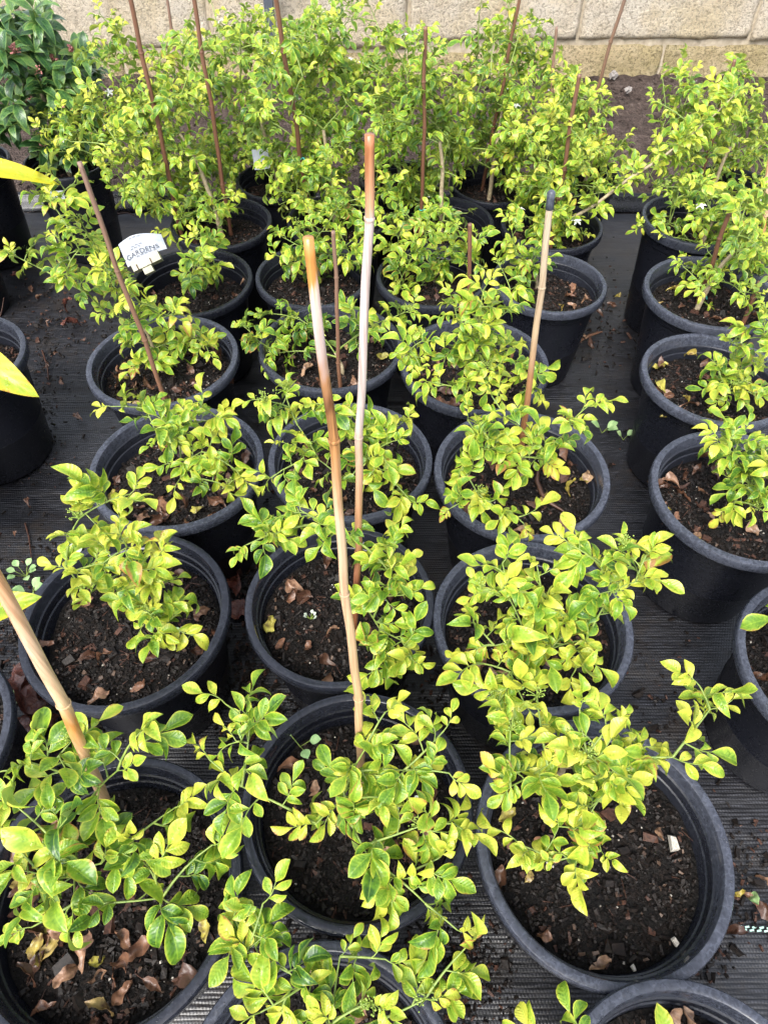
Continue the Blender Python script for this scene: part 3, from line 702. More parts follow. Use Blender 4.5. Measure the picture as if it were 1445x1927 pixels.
MID = {
 'D1': ((305, 700), .58, [(25,480,.74),(100,385,.84),(85,340,.88),(140,345,.86),(110,450,.79),(155,420,.80),(185,470,.75),(200,505,.71),(125,520,.70),(235,560,.65),(200,590,.62),(265,570,.62),(245,640,.55),(290,660,.50),(260,690,.45),(340,640,.50),(375,640,.47),(300,725,.40),(330,590,.55),(390,655,.44),(220,520,.7),(150,470,.75)]),
 'D2': ((645, 705), .38, [(460,615,.56),(485,640,.54),(540,640,.50),(520,665,.48),(590,620,.50),(700,620,.50),(660,590,.50),(690,660,.44),(735,600,.50),(560,600,.52),(610,690,.39),(740,660,.44),(770,585,.50),(500,590,.52)]),
 'D3': ((882, 700), .58, [(800,640,.53),(790,690,.51),(815,720,.49),(770,660,.52),(860,605,.60),(900,640,.55),(920,690,.50),(940,720,.48),(880,735,.47),(1000,735,.44),(905,580,.62),(980,690,.48),(850,565,.64),(910,545,.65),(955,585,.60),(890,670,.5),(960,650,.52)]),
 'E1': ((388, 545), .48, [(380,478,.50),(362,525,.45),(397,460,.52),(340,560,.44),(300,595,.46),(405,510,.45),(370,450,.53),(412,545,.36)]),
 'E2': ((600, 530), .48, [(560,425,.60),(530,445,.58),(640,385,.65),(675,375,.63),(625,350,.68),(660,480,.46),(560,500,.48),(530,535,.45),(600,545,.42),(575,470,.52),(700,430,.56),(640,440,.55),(670,520,.4),(520,480,.5),(600,500,.5),(690,490,.5),(580,390,.6),(610,430,.55)]),
 'E3': ((815, 535), .50, [(780,480,.50),(800,440,.55),(850,470,.50),(830,505,.45),(765,505,.48),(880,485,.50),(900,440,.55),(750,545,.48),(860,430,.56),(730,470,.52),(810,400,.6),(750,440,.55),(840,540,.4),(900,500,.5),(790,520,.45)]),
 'E4': ((1010, 545), .50, [(960,425,.60),(1000,500,.50),(960,545,.46),(940,500,.52),(985,565,.42),(1015,470,.52),(970,480,.53)]),
 'Rb': ((1375, 925), .52, [(1350,825,.48),(1395,815,.48),(1380,860,.43),(1412,915,.39),(1432,890,.42),(1370,955,.35),(1425,955,.37),(1440,840,.45),(1480,900,.45)]),
 'Rc': ((1398, 705), .55, [(1375,645,.44),(1350,700,.40),(1390,725,.37),(1425,690,.42),(1432,635,.48),(1365,740,.34),(1430,740,.38),(1480,660,.5),(1440,590,.52)]),
 'Ra': ((1540, 1240), .5, [(1500,1150,.5),(1560,1130,.5),(1600,1200,.5),(1520,1250,.42),(1590,1280,.42)]),
 'A5': ((1360, 2190), .5, [(1030,1945,.50),(1300,2060,.45),(1400,2080,.45),(1480,2150,.45),(1240,2020,.46)]),
}
CROWN = {  # pot: stem foot px, yellowing, leafiness, brightness ellipses (cx, cy, rx, ry, shoots)
 'F1': ((345, 455), .56, [(250,260,150,90,14),(400,400,100,55,8),(170,235,130,60,20),(290,290,110,110,28),(330,110,70,70,9),(310,400,60,60,9),(190,75,60,40,4),(250,170,90,60,10)]),
 'G1': ((440, 430), .50, [(420,210,120,120,14),(440,190,110,150,40),(470,70,60,50,9),(430,330,80,80,14)]),
 'F2': ((590, 400), .46, [(595,395,110,60,16),(570,220,100,160,44),(600,320,100,90,18),(560,90,80,60,9)]),
 'G2': ((680, 330), .46, [(630,90,90,85,20),(660,200,90,100,20)]),
 'F3': ((800, 410), .46, [(810,425,110,55,18),(790,200,90,110,10),(790,270,100,160,52),(800,400,90,70,14),(780,110,50,55,6)]),
 'G3': ((905, 330), .50, [(930,300,90,60,12),(950,110,90,110,24),(900,240,90,110,24),(1010,200,80,100,16)]),
 'F4': ((1040, 465), .56, [(1030,420,100,45,12),(1050,330,100,110,40),(1060,220,70,70,14),(1000,300,60,80,8),(1080,430,80,35,8)]),
 'Rf': ((1320, 400), .55, [(1380,270,90,70,10),(1330,260,110,90,22),(1290,180,70,60,8),(1390,180,45,40,6),(1400,330,70,70,12)]),
 'Rg': ((1100, 350), .54, [(1085,230,60,80,16),(1120,330,70,70,12),(1140,390,60,50,6)]),
 'Re': ((1310, 480), .54, [(1330,400,130,70,12),(1300,440,120,50,12),(1310,410,120,80,26),(1390,450,80,70,12),(1240,440,60,35,6)]),
 'Rd': ((1308, 585), .56, [(1380,500,80,70,14),(1400,490,60,80,16),(1420,420,50,60,8),(1320,540,60,30,4),(1430,560,40,50,6)]),
}
def where(k): return SHORT[k]
GRP = 'potted jasmine shrubs in the nursery rows'
random.seed(77)
for k, (bp, yel, sh) in NEAR.items():
    b = P(*bp, soil_z(k))
    grow('jasmine_shrub', 'yellow-green jasmine shrub growing from the ' + where(k), 'shrub', GRP, b, [P(*s) for s in sh], 'near', {'A1': 3.2, 'A2': 3.6, 'A4': 3.4, 'A3': 4.2}.get(k, 4.2), yel - .03, {'A1': 1.22, 'A2': 1.06, 'A4': 1.06}.get(k, 1.0), .26, .14, 0, .058)
for k, (bp, yel, sh) in MID.items():
    b = P(*bp, soil_z(k))
    py = POTS[k][1]
    if k in ('D1', 'D2', 'E1', 'E2', 'E3', 'E4'): tips = [PY(q[0], q[1], py + U(-.06, .10)) for q in sh]
    else: tips = [P(*q) for q in sh]
    tips = [q for q in tips if q.z > soil_z(k) + .02]
    grow('jasmine_shrub', 'yellow-green jasmine shrub growing from the ' + where(k), 'shrub', GRP, b, tips, 'far', 6.3 if k == 'D1' else 5.4, yel - .05, 1.0, .25, .2, 0, .08)
for k, (bp, yel, el) in CROWN.items():
    b = P(*bp, soil_z(k)); px, py = POTS[k][:2]
    if (Vector((px, py)) - b.xy).length > .12: b = Vector((px, py, soil_z(k)))
    pts = []
    for cx, cy, rx, ry, n in el:
        for _ in range(int(n * 1.6)):
            while True:
                u, v = U(-1, 1), U(-1, 1)
                if u * u + v * v < 1: break
            q = PY(cx + u * rx, cy + v * ry, py + (U(-.16, .05) if random.random() < .18 else U(.06, .30)))
            if q.z > soil_z(k) + .02: pts.append(q)
    for _ in range(7):                             # wispy leaders above the crown
        cx, cy, rx, ry, n = random.choice(el[-3:]); pts.append(PY(cx + U(-.8, .8) * rx, cy - ry * U(.9, 1.3), py + U(.05, .25)))
    tall = max(p.z for p in pts)
    grow('jasmine_shrub', 'tall green and yellow jasmine shrub in the ' + where(k), 'shrub', GRP, b, pts, 'far', 4.0, yel - .06, .97, .18, .10, .02, .10, .007,
         trunk_top=(b.x * .7 + .3 * sum(p.x for p in pts) / len(pts), b.y, b.z + (tall - b.z) * .55))
for k, el, lab in (('V1', [(110, 190, 95, 110, 46), (60, 70, 65, 80, 26), (130, 130, 40, 60, 8), (130, 280, 70, 30, 10)], 'dark green glossy shrub with pink buds against the wall'),
                   ('V2', [(-30, 120, 80, 130, 30), (-40, 250, 80, 60, 12)], 'dark green glossy shrub cut off by the left edge')):
    px, py = POTS[k][:2]; pts = []
    for cx, cy, rx, ry, n in el:
        for _ in range(n):
            a, rr = U(0, 6.28), math.sqrt(random.random())
            q = PY(cx + rx * rr * math.cos(a), cy + ry * rr * math.sin(a), py + U(-.16, .18))
            if q.z > soil_z(k): pts.append(q)
    grow('laurel_shrub', lab, 'shrub', 'dark green shrubs in the back left corner', Vector((px, py, soil_z(k))), pts, 'laurel', 4, .30, 1.0, .1, .14, 0, .11, .007, trunk_top=(px, py, .7))
# the long bare branch that leans right from the sixth row is part of the right hand shrub: laid as its own part
rr_ = [o for o in C.objects if o.name.startswith('jasmine_shrub') and o['label'].endswith(where('F4'))][0]
pts = [PY(1050, 425, 2.0), PY(1120, 385, 1.98), PY(1185, 335, 2.0), PY(1240, 300, 2.02), PY(1300, 255, 2.05), PY(1345, 215, 2.08), PY(1395, 165, 2.1)]
vs, fs = tube([p - rr_.location for p in pts], [.005, .0048, .0045, .0038, .003, .0022, .0014], 8)
ob('branch', mesh('branch', vs, fs, M['stem']), rr_)
for i in range(70):
    f = U(.5, 6); j = min(5, int(f)); p = pts[j].lerp(pts[j + 1], f - j); t = (pts[j + 1] - pts[j]).normalized()
    a = U(0, 6.28); o1 = t.orthogonal().normalized(); sd_ = o1 * math.cos(a) + t.cross(o1) * math.sin(a)
    ob('leaf', random.choice(JOINED), rr_, mtx=Matrix.Translation(p - rr_.location) @ frame_of(t * .6 + sd_, Vector((0, -.2, 1))) @ Matrix.Scale(U(.85, 1.1), 4), color=(U(.4, .8), random.random(), U(0, .4), 1))

# broad-leaved plants standing just outside the left edge
def broad_plant(k, label, leaves, stem_top):
    b = Vector((POTS[k][0], POTS[k][1], soil_z(k)))
    root = empty('broadleaf_plant', b); tag(root, label, 'plant', 'broad-leaved plants at the left edge')
    path = bez(Vector((0, 0, -.02)), Vector((.01, 0, stem_top * .5)), Vector((.02, 0, stem_top)), 8)
    vs, fs = tube(path, [.007 - .003 * i / 8 for i in range(9)], 8); ob('stem', mesh('stem', vs, fs, M['stem']), root)
    for (p0, p1, W, up, col, droop) in leaves:
        d = p1 - p0; L = d.length
        v, f, u = blade(L, W, 16, 8, .25, droop, .02, .1, .45)
        ob('leaf', mesh('leaf', v, f, M['bigleaf'], u), root, mtx=Matrix.Translation(p0 - b) @ frame_of(d + Vector((0, 0, droop * L * .35)), up), color=col)
        s0 = path[-1] + Vector((0, 0, -.02)); e = p0 - b
        v, f = tube(bez(s0, (s0 + e) * .5 + Vector((0, 0, .03)), e, 5), [.002] * 6, 6); ob('leaf_stalk', mesh('leaf_stalk', v, f, M['twig']), root)
    return root
bl = POTS['La']
def ring(k, h, n, L, a0): 
    b = Vector((POTS[k][0], POTS[k][1], soil_z(k) + h)); out = []
    for i in range(n):
        a = a0 + i * 2.2; d = Vector((math.cos(a), math.sin(a), -.25 + .3 * (i % 2)))
        out.append((b + d * .05, b + d * L, L * .38, Vector((0, 0, 1)), (U(.2, .5), U(0, 1), .1, 1), .8))
    return out
broad_plant('La', 'broad-leaved plant with drooping yellow-green leaf, in the pot on the left edge', [(P(-95, 640, .62), P(52, 757, .56), .068, Vector((.35, -.75, .6)), (.55, .3, .35, 1), .5)] + ring('La', .30, 5, .17, 1.9), .32)
broad_plant('Lb', 'broad-leaved plant with bright yellow brown-tipped leaf, at the upper left edge', [(P(-150, 300, .80), P(108, 352, .74), .046, Vector((.2, -.5, .8)), (.80, .3, .25, 1), .35)] + ring('Lb', .50, 5, .17, 1.7), .50)
broad_plant('Ld', 'broad-leaved plant with pale green pointed leaf tip, in the lower left corner', [(P(-130, 1175, .60), P(78, 1127, .60), .045, Vector((0, -.5, .85)), (.42, .6, .0, 1), .15)] + ring('Ld', .30, 4, .13, 2.6), .33)

# ------------------------------------------------------------------ canes
def cane(name, label, k, foot, tip, r0, r1, m, nodes, bow=0.0, group='bamboo canes in the pots'):
    """foot, tip in world; nodes = fractions where a joint ring sits"""
    foot = Vector(foot); tip = Vector(tip); foot = foot - (tip - foot).normalized() * .05
    n = 80; ax = tip - foot; L = ax.length; side = ax.orthogonal().normalized(); t1 = Vector((1, 0, 0))
    path, rad = [], []
    for i in range(n + 1):
        t = i / n; r = r0 + (r1 - r0) * t; bend = 0.0
        for q, nf in enumerate(nodes):
            d = (t - nf) * L
            r *= 1 + .16 * math.exp(-(d / .0035) ** 2) - .07 * math.exp(-((d - .007) / .004) ** 2)
            bend += (.0025 if q % 2 else -.0025) * math.exp(-(d / .05) ** 2)
        path.append(ax * t + t1 * (bow * math.sin(math.pi * t) * L + bend) * (1 if r0 > .0045 else .6)); rad.append(r)
    vs, fs = tube(path, rad, 14, cap=True)
    uv = [(i % 14 / 14, (i // 14) / n) for i in range(len(vs))]
    root = empty(name, foot); tag(root, label, 'cane', group)
    ob('shaft', mesh('shaft', vs, fs, M[m], uv), root)
    for nf in nodes:
        j = min(n - 1, int(nf * n)); p = path[j].lerp(path[j + 1], nf * n - j); tt = (path[min(n, j + 2)] - path[max(0, j - 2)]).normalized(); rr = rad[j] * 1.13
        v, f = tube([p + tt * d for d in (-.0022, -.0008, .0008, .0022)], [rr * .93, rr * 1.04, rr * 1.04, rr * .93], 14)
        ob('joint_ring', mesh('joint_ring', v, f, M[m], [(0, nf)] * len(v)), root)
    return root, path
SZ = .25
cane('bamboo_cane', 'tall glossy bamboo cane, pale pinkish shaft with brown top, centre', 'B2', P(668, 1195, SZ), P(695, 253, 1.14), .0062, .0044, 'cane_mid', [.08, .34, .61, .92])
cane('bamboo_cane', 'tall bamboo cane with scorched middle and orange top, front centre', 'A2', P(682, 1480, SZ), P(580, 447, 1.19), .0068, .0031, 'cane_left', [.12, .39, .63, .84], .004)
cane('bamboo_cane', 'thick tan bamboo cane leaning out of the left edge', 'A1', P(212, 1545, SZ), P(-60, 985, .92), .0085, .0068, 'cane_front', [.10, .57, .97], .01)
r4, p4 = cane('bamboo_cane', 'weathered grey-brown cane with black painted tip', 'C3', P(974, 915, SZ), P(1037, 362, .89), .0065, .0055, 'cane_grey', [.30, .77])
v, f = tube([p4[-1] + (p4[-1] - p4[-4]).normalized() * d for d in (-.026, -.025, -.012, .0, .003)], [.0058, .0066, .0063, .0064, .0035], 14, cap=True)
ob('black_tip', mesh('black_tip', v, f, M['blacktape']), r4)['label'] = 'black painted tip'
cane('bamboo_cane', 'thin dull cane leaning at the left, above the aisle', 'C1', P(342, 838, SZ), P(150, 305, .89), .0052, .0042, 'cane_dull', [.2, .5, .72])
cane('bamboo_cane', 'thin brown cane with knotted joint just left of the pale cane', 'D2', P(641, 738, SZ), P(627, 435, .67), .0050, .0042, 'cane_dull', [.3, .78])
cane('bamboo_cane', 'short red-brown cane with open cut tip, left of the black-tipped cane', 'D3', P(882, 640, SZ), P(884, 421, .58), .0052, .0050, 'cane_red', [.4])
BC = [  # foot px, tip px, tip z, radius, material, label
 ((345, 455), (240, -30), .92, .0068, 'cane_red', 'red-brown cane farthest left of those crossing the top edge'),
 ((435, 440), (362, -25), .90, .0065, 'cane_red', 'red-brown cane crossing the top edge, third from the left'),
 ((587, 430), (516, -25), .91, .0070, 'cane_red', 'red-brown cane crossing the top edge beside the steel post'),
 ((793, 445), (801, 50), .83, .0058, 'cane_red', 'upright red-brown cane right of the pale cane, behind'),
 ((792, 335), (814, 95), .66, .0050, 'cane_dull', 'dark thin cane just behind the upright red-brown one'),
 ((908, 350), (980, -15), .82, .0058, 'cane_red', 'red-brown cane leaning right across the top edge, centre right'),
 ((1024, 355), (1047, 50), .72, .0050, 'cane_dull', 'short brown cane with its tip before the wall'),
 ((1066, 350), (1180, -18), .84, .0058, 'cane_dull', 'brown cane leaning right before the wall, rightmost at the top edge'),
 ((1035, 470), (1090, 140), .74, .0064, 'cane_red', 'red cane tilted right behind the black-tipped cane'),
 ((1300, 400), (1382, 112), .69, .0056, 'cane_red', 'thin red cane leaning right near the right edge, before the wall'),
 ((1308, 585), (1372, 400), .55, .0064, 'cane_red', 'red-brown cane slanting out of the fourth right-hand pot'),
 ((1385, 640), (1430, 530), .42, .0064, 'cane_red', 'short red cane stub in the third right-hand pot'),
  ((1425, 520), (1452, 270), .62, .0070, 'cane_front', 'pale tan cane touching the right edge'),
]
cane('bamboo_cane', 'thin cane second from left at the top edge', '', P(378, 372, .0), PY(312, -20, 2.86), .0058, .0050, 'cane_dull', [.3, .6, .85])
for i, (a, b, z, r, m, lab) in enumerate(BC):
    rt, pth = cane('bamboo_cane', lab, '', P(*a, SZ), P(*b, z), r, r * .85, m, [.2 + .1 * (i % 3), .55 + .06 * (i % 2), .8])
    if i in (2, 3, 6, 7, 10):
        j = 18 + 7 * (i % 3); v, f = tube([pth[j], pth[j].lerp(pth[j + 1], .35)], [r * 1.3, r * 1.3], 10)
        e0 = pth[j]; tube([e0, e0 + Vector((.012, -.008, .004)), e0 + Vector((.018, -.01, -.012))], [.0012] * 3, 5, v, f)
        ob('tie', mesh('tie', v, f, M['tie']), rt)['label'] = 'teal plastic tie'

# ------------------------------------------------------------------ dry leaves on soil and mat
random.seed(31)
def dry_mesh(m, L=.036, nu=10):
    vs, fs, uv = blade(L, U(.36, .62) * L, nu, 6, U(.1, 1.2), U(-1.6, 1.6), U(.04, .18), U(-1.6, 1.6), U(.45, .56), ph=U(0, 6))
    q = U(0, 50); k = .10 * L
    vs = [(x + k * fbm(x / L, y / L, 3.5, q), y + k * fbm(x / L, y / L, 3.5, q + 9), z + 1.3 * k * fbm(x / L, y / L, 4.5, q + 20)) for x, y, z in vs]
    zm = min(v[2] for v in vs)
    return mesh('dry_leaf', [(x, y - L * .5, z - zm) for x, y, z in vs], fs, m, uv)
DRY = [dry_mesh(M['dry']) for _ in range(24)]
WET = [dry_mesh(M['wetleaf'], .11, 12) for _ in range(5)]
# pot: (how many, favoured angle, spread)  angle 0 = right, 90 = away from the camera
DL = {'A1': (60, 225, 1.1), 'A2': (12, 110, 1.5), 'A3': (26, 140, .9), 'A5': (9, 90, 1.2), 'B1': (22, 330, 1.8), 'B2': (18, 190, 1.3), 'B3': (14, 330, 1.5), 'C1': (44, 300, 1.6), 'C2': (14, 200, 1.6),
      'C3': (28, 330, 1.4), 'D1': (36, 300, 1.6), 'D2': (22, 270, 1.8), 'D3': (16, 170, 1.3), 'E4': (16, 330, 1.2), 'E1': (8, 300, 1.5), 'Rb': (34, 190, 1.3), 'Rc': (26, 180, 1.4), 'Rd': (16, 240, 1.4), 'Ra': (8, 180, 1.2), 'A4': (6, 60, 1.5)}
for k, (n, a0, spr) in DL.items():
    x, y, D = POTS[k][:3]
    for i in range(int(n * .68)):
        a = R(a0) + random.gauss(0, spr); r = D * .43 * math.sqrt(U(.12, 1.0)); s = U(.7, 1.35)
        q = (x + r * math.cos(a), y + r * math.sin(a), soil_z(k) + U(.002, .012))
        o = ob('dry_leaf', random.choice(DRY), None, mtx=Matrix.Translation(q) @ Matrix.Rotation(U(0, 6.28), 4, 'Z') @ Matrix.Rotation(random.gauss(0, .35), 4, 'X') @ Matrix.Rotation(random.gauss(0, .45), 4, 'Y') @ Matrix.Scale(s, 4))
        deg = math.degrees(a) % 360
        side = 'right' if deg < 45 or deg >= 315 else ('back' if deg < 135 else ('left' if deg < 225 else 'front'))
        big = 'small' if s < .85 else ('large' if s > 1.15 else 'curled')
        tag(o, f'{big} brown dry leaf {"near the " + side + " rim" if r > D * .3 else "on the " + side + " half"}, ' + where(k), 'leaf', 'dry leaves in the ' + where(k))
def on_mat(px, py, mesh_, name, label, group, s=1.0, color=None, z=.006):
    p = P(px, py, z)
    o = ob(name, mesh_, None, mtx=Matrix.Translation(p) @ Matrix.Rotation(U(0, 6.28), 4, 'Z') @ Matrix.Rotation(random.gauss(0, .2), 4, 'X') @ Matrix.Scale(s, 4), color=color)
    tag(o, label, 'leaf', group); return o
for (x, y, s, lb) in ((60, 1330, 1.1, 'largest crumpled wet red-brown leaf at the lower left edge of the mat'), (95, 1290, 1.0, 'wet red leaf tucked against the second row left pot'),
                      (45, 1270, .8, 'uppermost wet brown leaf in the heap at the left edge'), (110, 1330, .9, 'wet maroon leaf right of the largest one, under the thick cane'),
                      (75, 1360, .9, 'lowest wet brown leaf in the heap at the left edge'), (452, 1110, .9, 'dark red wet leaf squeezed between second row left and middle pots'), (450, 1150, .8, 'lower of two wet leaves between second row left and middle pots')):
    on_mat(x, y, random.choice(WET), 'fallen_leaf', lb, 'wet leaves on the mat', s)
for (x, y, s, lb) in ((30, 520, .6, 'dark red-brown leaf on the mat nearest the grass tuft'), (135, 585, .5, 'smaller dark leaf flat in the middle of the left aisle'), (137, 618, .6, 'dark red-brown leaf in the left aisle, nearer of the central two')):
    on_mat(x, y, random.choice(WET), 'fallen_leaf', lb, 'leaves in the left aisle', s)
for (x, y) in ((55, 948), (30, 880), (105, 665), (90, 690), (20, 1130), (150, 790), (60, 545), (75, 560), (115, 550), (160, 640), (45, 830), (120, 720), (20, 760), (165, 560), (95, 610), (35, 1010)):
    on_mat(x, y, random.choice(DRY), 'dry_leaf', 'small brown leaf scrap ' + ('near the left edge, ' if x < 70 else 'toward the pots, ') + ('upper' if y < 600 else ('middle' if y < 780 else 'lower')) + ' left aisle of the mat', 'scraps in the left aisle', U(.6, 1.0))
for (x, y) in ((1405, 1690), (1430, 1660), (1385, 1680), (1438, 1720), (1380, 1755), (1290, 1150), (1320, 1155)):
    on_mat(x, y, random.choice(DRY), 'dry_leaf', 'small brown leaf on the mat ' + ('below the second right pot' if y < 1200 else ('at the right edge' if x > 1420 else 'beside the front right pot')), 'leaves on the right of the mat', U(.6, 1.2))
for (x, y) in ((1100, 640), (1125, 600), (1160, 560), (1110, 655), (1150, 575)):
    on_mat(x, y, random.choice(DRY), 'dry_leaf', 'brown leaf on the mat in the right aisle', 'leaves in the right aisle', U(.8, 1.5))
gl = dry_mesh(M['weed'], .03); on_mat(1412, 1697, gl, 'fallen_leaf', 'small green fallen leaf at the right edge of the mat', None, 1.0)
def disc_leaf(m, r=.02):
    vs = [(0, 0, .003)]; fs = []
    for i in range(20):
        a = 2 * math.pi * i / 20; q = r * (1 + .05 * math.sin(3 * a)); vs.append((q * math.cos(a), q * math.sin(a), .003 * math.sin(2 * a) + .001))
    for i in range(20): fs.append((0, 1 + i, 1 + (i + 1) % 20))
    return mesh('fallen_leaf', vs, fs, m)
on_mat(141, 1030, disc_leaf(M['greyleaf'], .021), 'fallen_leaf', 'round pale grey-green leaf on the mat above the left pot', None, 1.0)
on_mat(30, 1305, disc_leaf(M['weed'], .026), 'fallen_leaf', 'green rounded leaf among wet brown leaves at the left edge', None, 1.0)

# crumbs of spilled bark and soil on the mat: too many to count
random.seed(41)
vs, fs, mi = [], [], []
def spill(px, py, rx, ry, n, big=1.0):
    for _ in range(n):
        p = P(px + random.gauss(0, rx), py + random.gauss(0, ry), .004); s = U(.0012, .005) * big * (2 if random.random() < .06 else 1)
        chunk(vs, fs, mi, p, s * U(1, 2), s * U(.5, 1), s * U(.3, .6), random.choice((0, 0, 0, 0, 1)), .4)
for a in ((60, 1240, 60, 70, 500), (40, 1180, 40, 40, 150), (470, 1180, 30, 110, 500), (500, 1330, 60, 50, 400), (150, 1400, 90, 40, 300), (880, 1820, 50, 60, 400), (1400, 1650, 40, 60, 160),
          (1330, 1800, 30, 20, 90), (130, 620, 60, 40, 90), (80, 740, 25, 60, 90), (1120, 600, 40, 50, 130), (1180, 840, 30, 30, 40), (100, 1050, 50, 30, 80), (600, 1780, 120, 30, 200), (150, 860, 80, 120, 90), (1280, 1300, 80, 80, 70), (120, 545, 60, 20, 80), (60, 700, 40, 120, 160), (100, 600, 60, 40, 140), (1250, 1400, 60, 120, 120), (1130, 620, 40, 60, 120), (460, 1000, 20, 80, 120), (830, 1300, 30, 60, 140)): spill(*a)
o = ob('spilled_soil', mesh('spilled_soil', vs, fs, [M['bark'], M['redbark']], smooth=False, mi=mi)); tag(o, 'dark crumbs of spilled bark and potting soil between the pots', 'soil', None, 'stuff')
vs, fs, mi = [], [], []
for _ in range(2600):
    x, y = U(-2.2, 2.6), U(2.80, 4.15); s = U(.003, .010) * (2.2 if random.random() < .04 else 1)
    chunk(vs, fs, mi, (x, y, -.004 + .02 * fbm(x, y, 4, 3) + .018 * fbm(x, y, 18, 7) + .012 * (y - MATY)), s, s * .8, s * .7, 0 if random.random() < .985 else 1)
o = ob('soil_clods', mesh('soil_clods', vs, fs, [M['bed'], M['stone']], smooth=False, mi=mi)); tag(o, 'brown clods and grit on the soil bed', 'soil', None, 'stuff')
random.seed(43)
for (px, py, s, lab) in ((1153, 145, .022, 'pale grey stone lying at the foot of the wall'), (1181, 171, .016, 'small white stone on the soil bed below the wall')):
    vs, fs, mi = [], [], []
    for _ in range(3): chunk(vs, fs, mi, (U(-1, 1) * s * .3, U(-1, 1) * s * .3, s * .4), s, s * .8, s * .7, 0)
    tag(ob('stone', mesh('stone', vs, fs, M['stone'], smooth=False), None, P(px, py, .03)), lab, 'stone')

# twigs on the mat
def twig(pts, r, label):
    vs, fs = tube([P(x, y, z) for x, y, z in pts], [r * (1 - .5 * i / (len(pts) - 1)) for i in range(len(pts))], 6)
    tag(ob('twig', mesh('twig', vs, fs, M['redbark'])), label, 'twig', 'twigs lying on the mat')
twig([(48, 985, .006), (55, 1010, .008), (60, 1050, .006)], .0025, 'thin twig on the mat at the left edge')
twig([(80, 660, .006), (90, 690, .01), (92, 715, .006)], .003, 'bent twig on the mat in the left aisle')
twig([(0, 600, .05), (5, 580, .08), (8, 560, .1)], .002, 'thin twig by the far left pot')
twig([(210, 405, .006), (240, 400, .01), (262, 410, .006)], .004, 'twig on the mat by the black edging')
# the curved strip of dry bark in the third row pot, and the bark strip in the aisle
def strip(pts, wd, m, label):
    vs, fs = [], []
    P3 = [Vector(p) for p in pts]; n = len(P3)
    for i, p in enumerate(P3):
        t = (P3[min(i + 1, n - 1)] - P3[max(i - 1, 0)]).normalized(); s = t.cross(Vector((0, 0, 1))).normalized() * wd * .5 * (1 - .5 * abs(2 * i / (n - 1) - 1) ** 3)
        for q in (-1, 0, 1): vs.append(tuple(p + s * q + Vector((0, 0, .002 * (1 - abs(q))))))
        vs.append(tuple(p - Vector((0, 0, .001))))
    for i in range(n - 1):
        a = i * 4; fs += [(a, a + 1, a + 5, a + 4), (a + 1, a + 2, a + 6, a + 5), (a + 2, a + 3, a + 7, a + 6), (a + 3, a, a + 4, a + 7)]
    tag(ob('bark_strip', mesh('bark_strip', vs, fs, m)), label, 'bark')
strip([P(1013, 880, .262), P(1010, 905, .27), P(1020, 930, .272), P(1038, 948, .268), P(1060, 962, .262)], .012, M['dry'], 'curved pale bark strip on soil beside the black-tipped cane')
strip([P(1078, 655, .01), P(1092, 640, .014), P(1110, 630, .014), P(1132, 624, .008)], .016, M['dry'], 'long dry leaf strip on the mat in the right aisle')
strip([P(1283, 1135, .006), P(1300, 1150, .012), P(1325, 1155, .012), P(1350, 1150, .008)], .014, M['dry'], 'brown bark strip on the mat under the second right pot')
# chunks of bark lying on soil
def bark_piece(px, py, z, s, m, label):
    vs, fs, mi = [], [], []; chunk(vs, fs, mi, (0, 0, 0), s, s * .62, s * .38, 0, .2)
    me = mesh('bark_chunk', vs, fs, M[m], smooth=False)
    tag(ob('bark_chunk', me, None, P(px, py, z)), label, 'bark')
bark_piece(124, 1818, .262, .022, 'bark', 'large black bark chunk on soil in the front left pot')
bark_piece(1222, 1575, .262, .013, 'redbark', 'square red-brown bark chunk in the front right pot')
bark_piece(1267, 1587, .262, .013, 'perlite', 'pale whitish bark piece in the front right pot')
bark_piece(1270, 1772, .26, .007, 'perlite', 'small white chip near the front of the front right pot')
bark_piece(1192, 1822, .258, .005, 'perlite', 'tiny white grit at the front of the front right pot')

# little weeds
def weed(pt, n, r, h, m, label, name='weed_seedling'):
    root = empty(name, pt); tag(root, label, 'weed', 'weed seedlings')
    for i in range(n):
        a = i * 2.4 + U(0, 1); e = Vector((math.cos(a) * h * .6, math.sin(a) * h * .6, h * U(.6, 1.1)))
        v, f = tube([Vector((0, 0, 0)), e * .6, e], [.0008] * 3, 4); ob('stem', mesh('stem', v, f, M['twig']), root)
        v, f, u = blade(r * 2, r * 1.7, 5, 4, .15, .5, .02, 0, .52); ob('leaf', mesh('leaf', v, f, m, u), root, mtx=Matrix.Translation(e) @ frame_of(Vector((e.x, e.y, .012)), Vector((0, 0, 1))))
weed(P(350, 1208, .255), 3, .007, .022, M['weed'], 'tiny green seedling on bare soil in the second row left pot')
weed(P(565, 1405, .27), 3, .010, .03, M['weed'], 'round-leaved seedling at the rim of the front middle pot')
weed(P(1132, 815, .01), 3, .016, .02, M['weed'], 'round-leaved weed on the mat right of the third row')
weed(P(1172, 828, .01), 2, .011, .015, M['weed'], 'smaller round-leaved weed trailing beside the right column')
weed(P(1320, 660, .26), 2, .008, .025, M['weed'], 'tiny seedling at the back of the third right-hand pot')
weed(P(585, 1165, .255), 6, .004, .012, M['greyleaf'], 'creeping tiny-leaved weed in the second row middle pot')
weed(P(765, 1520, .255), 7, .006, .02, M['greyleaf'], 'small creeping weed under the front middle shrub')
weed(P(50, 1085, .01), 7, .010, .03, M['weed'], 'ragged leafy weed on the mat at the left edge')
weed(P(62, 1120, .01), 5, .014, .02, M['weed'], 'flat weed beside the leftmost second row pot')

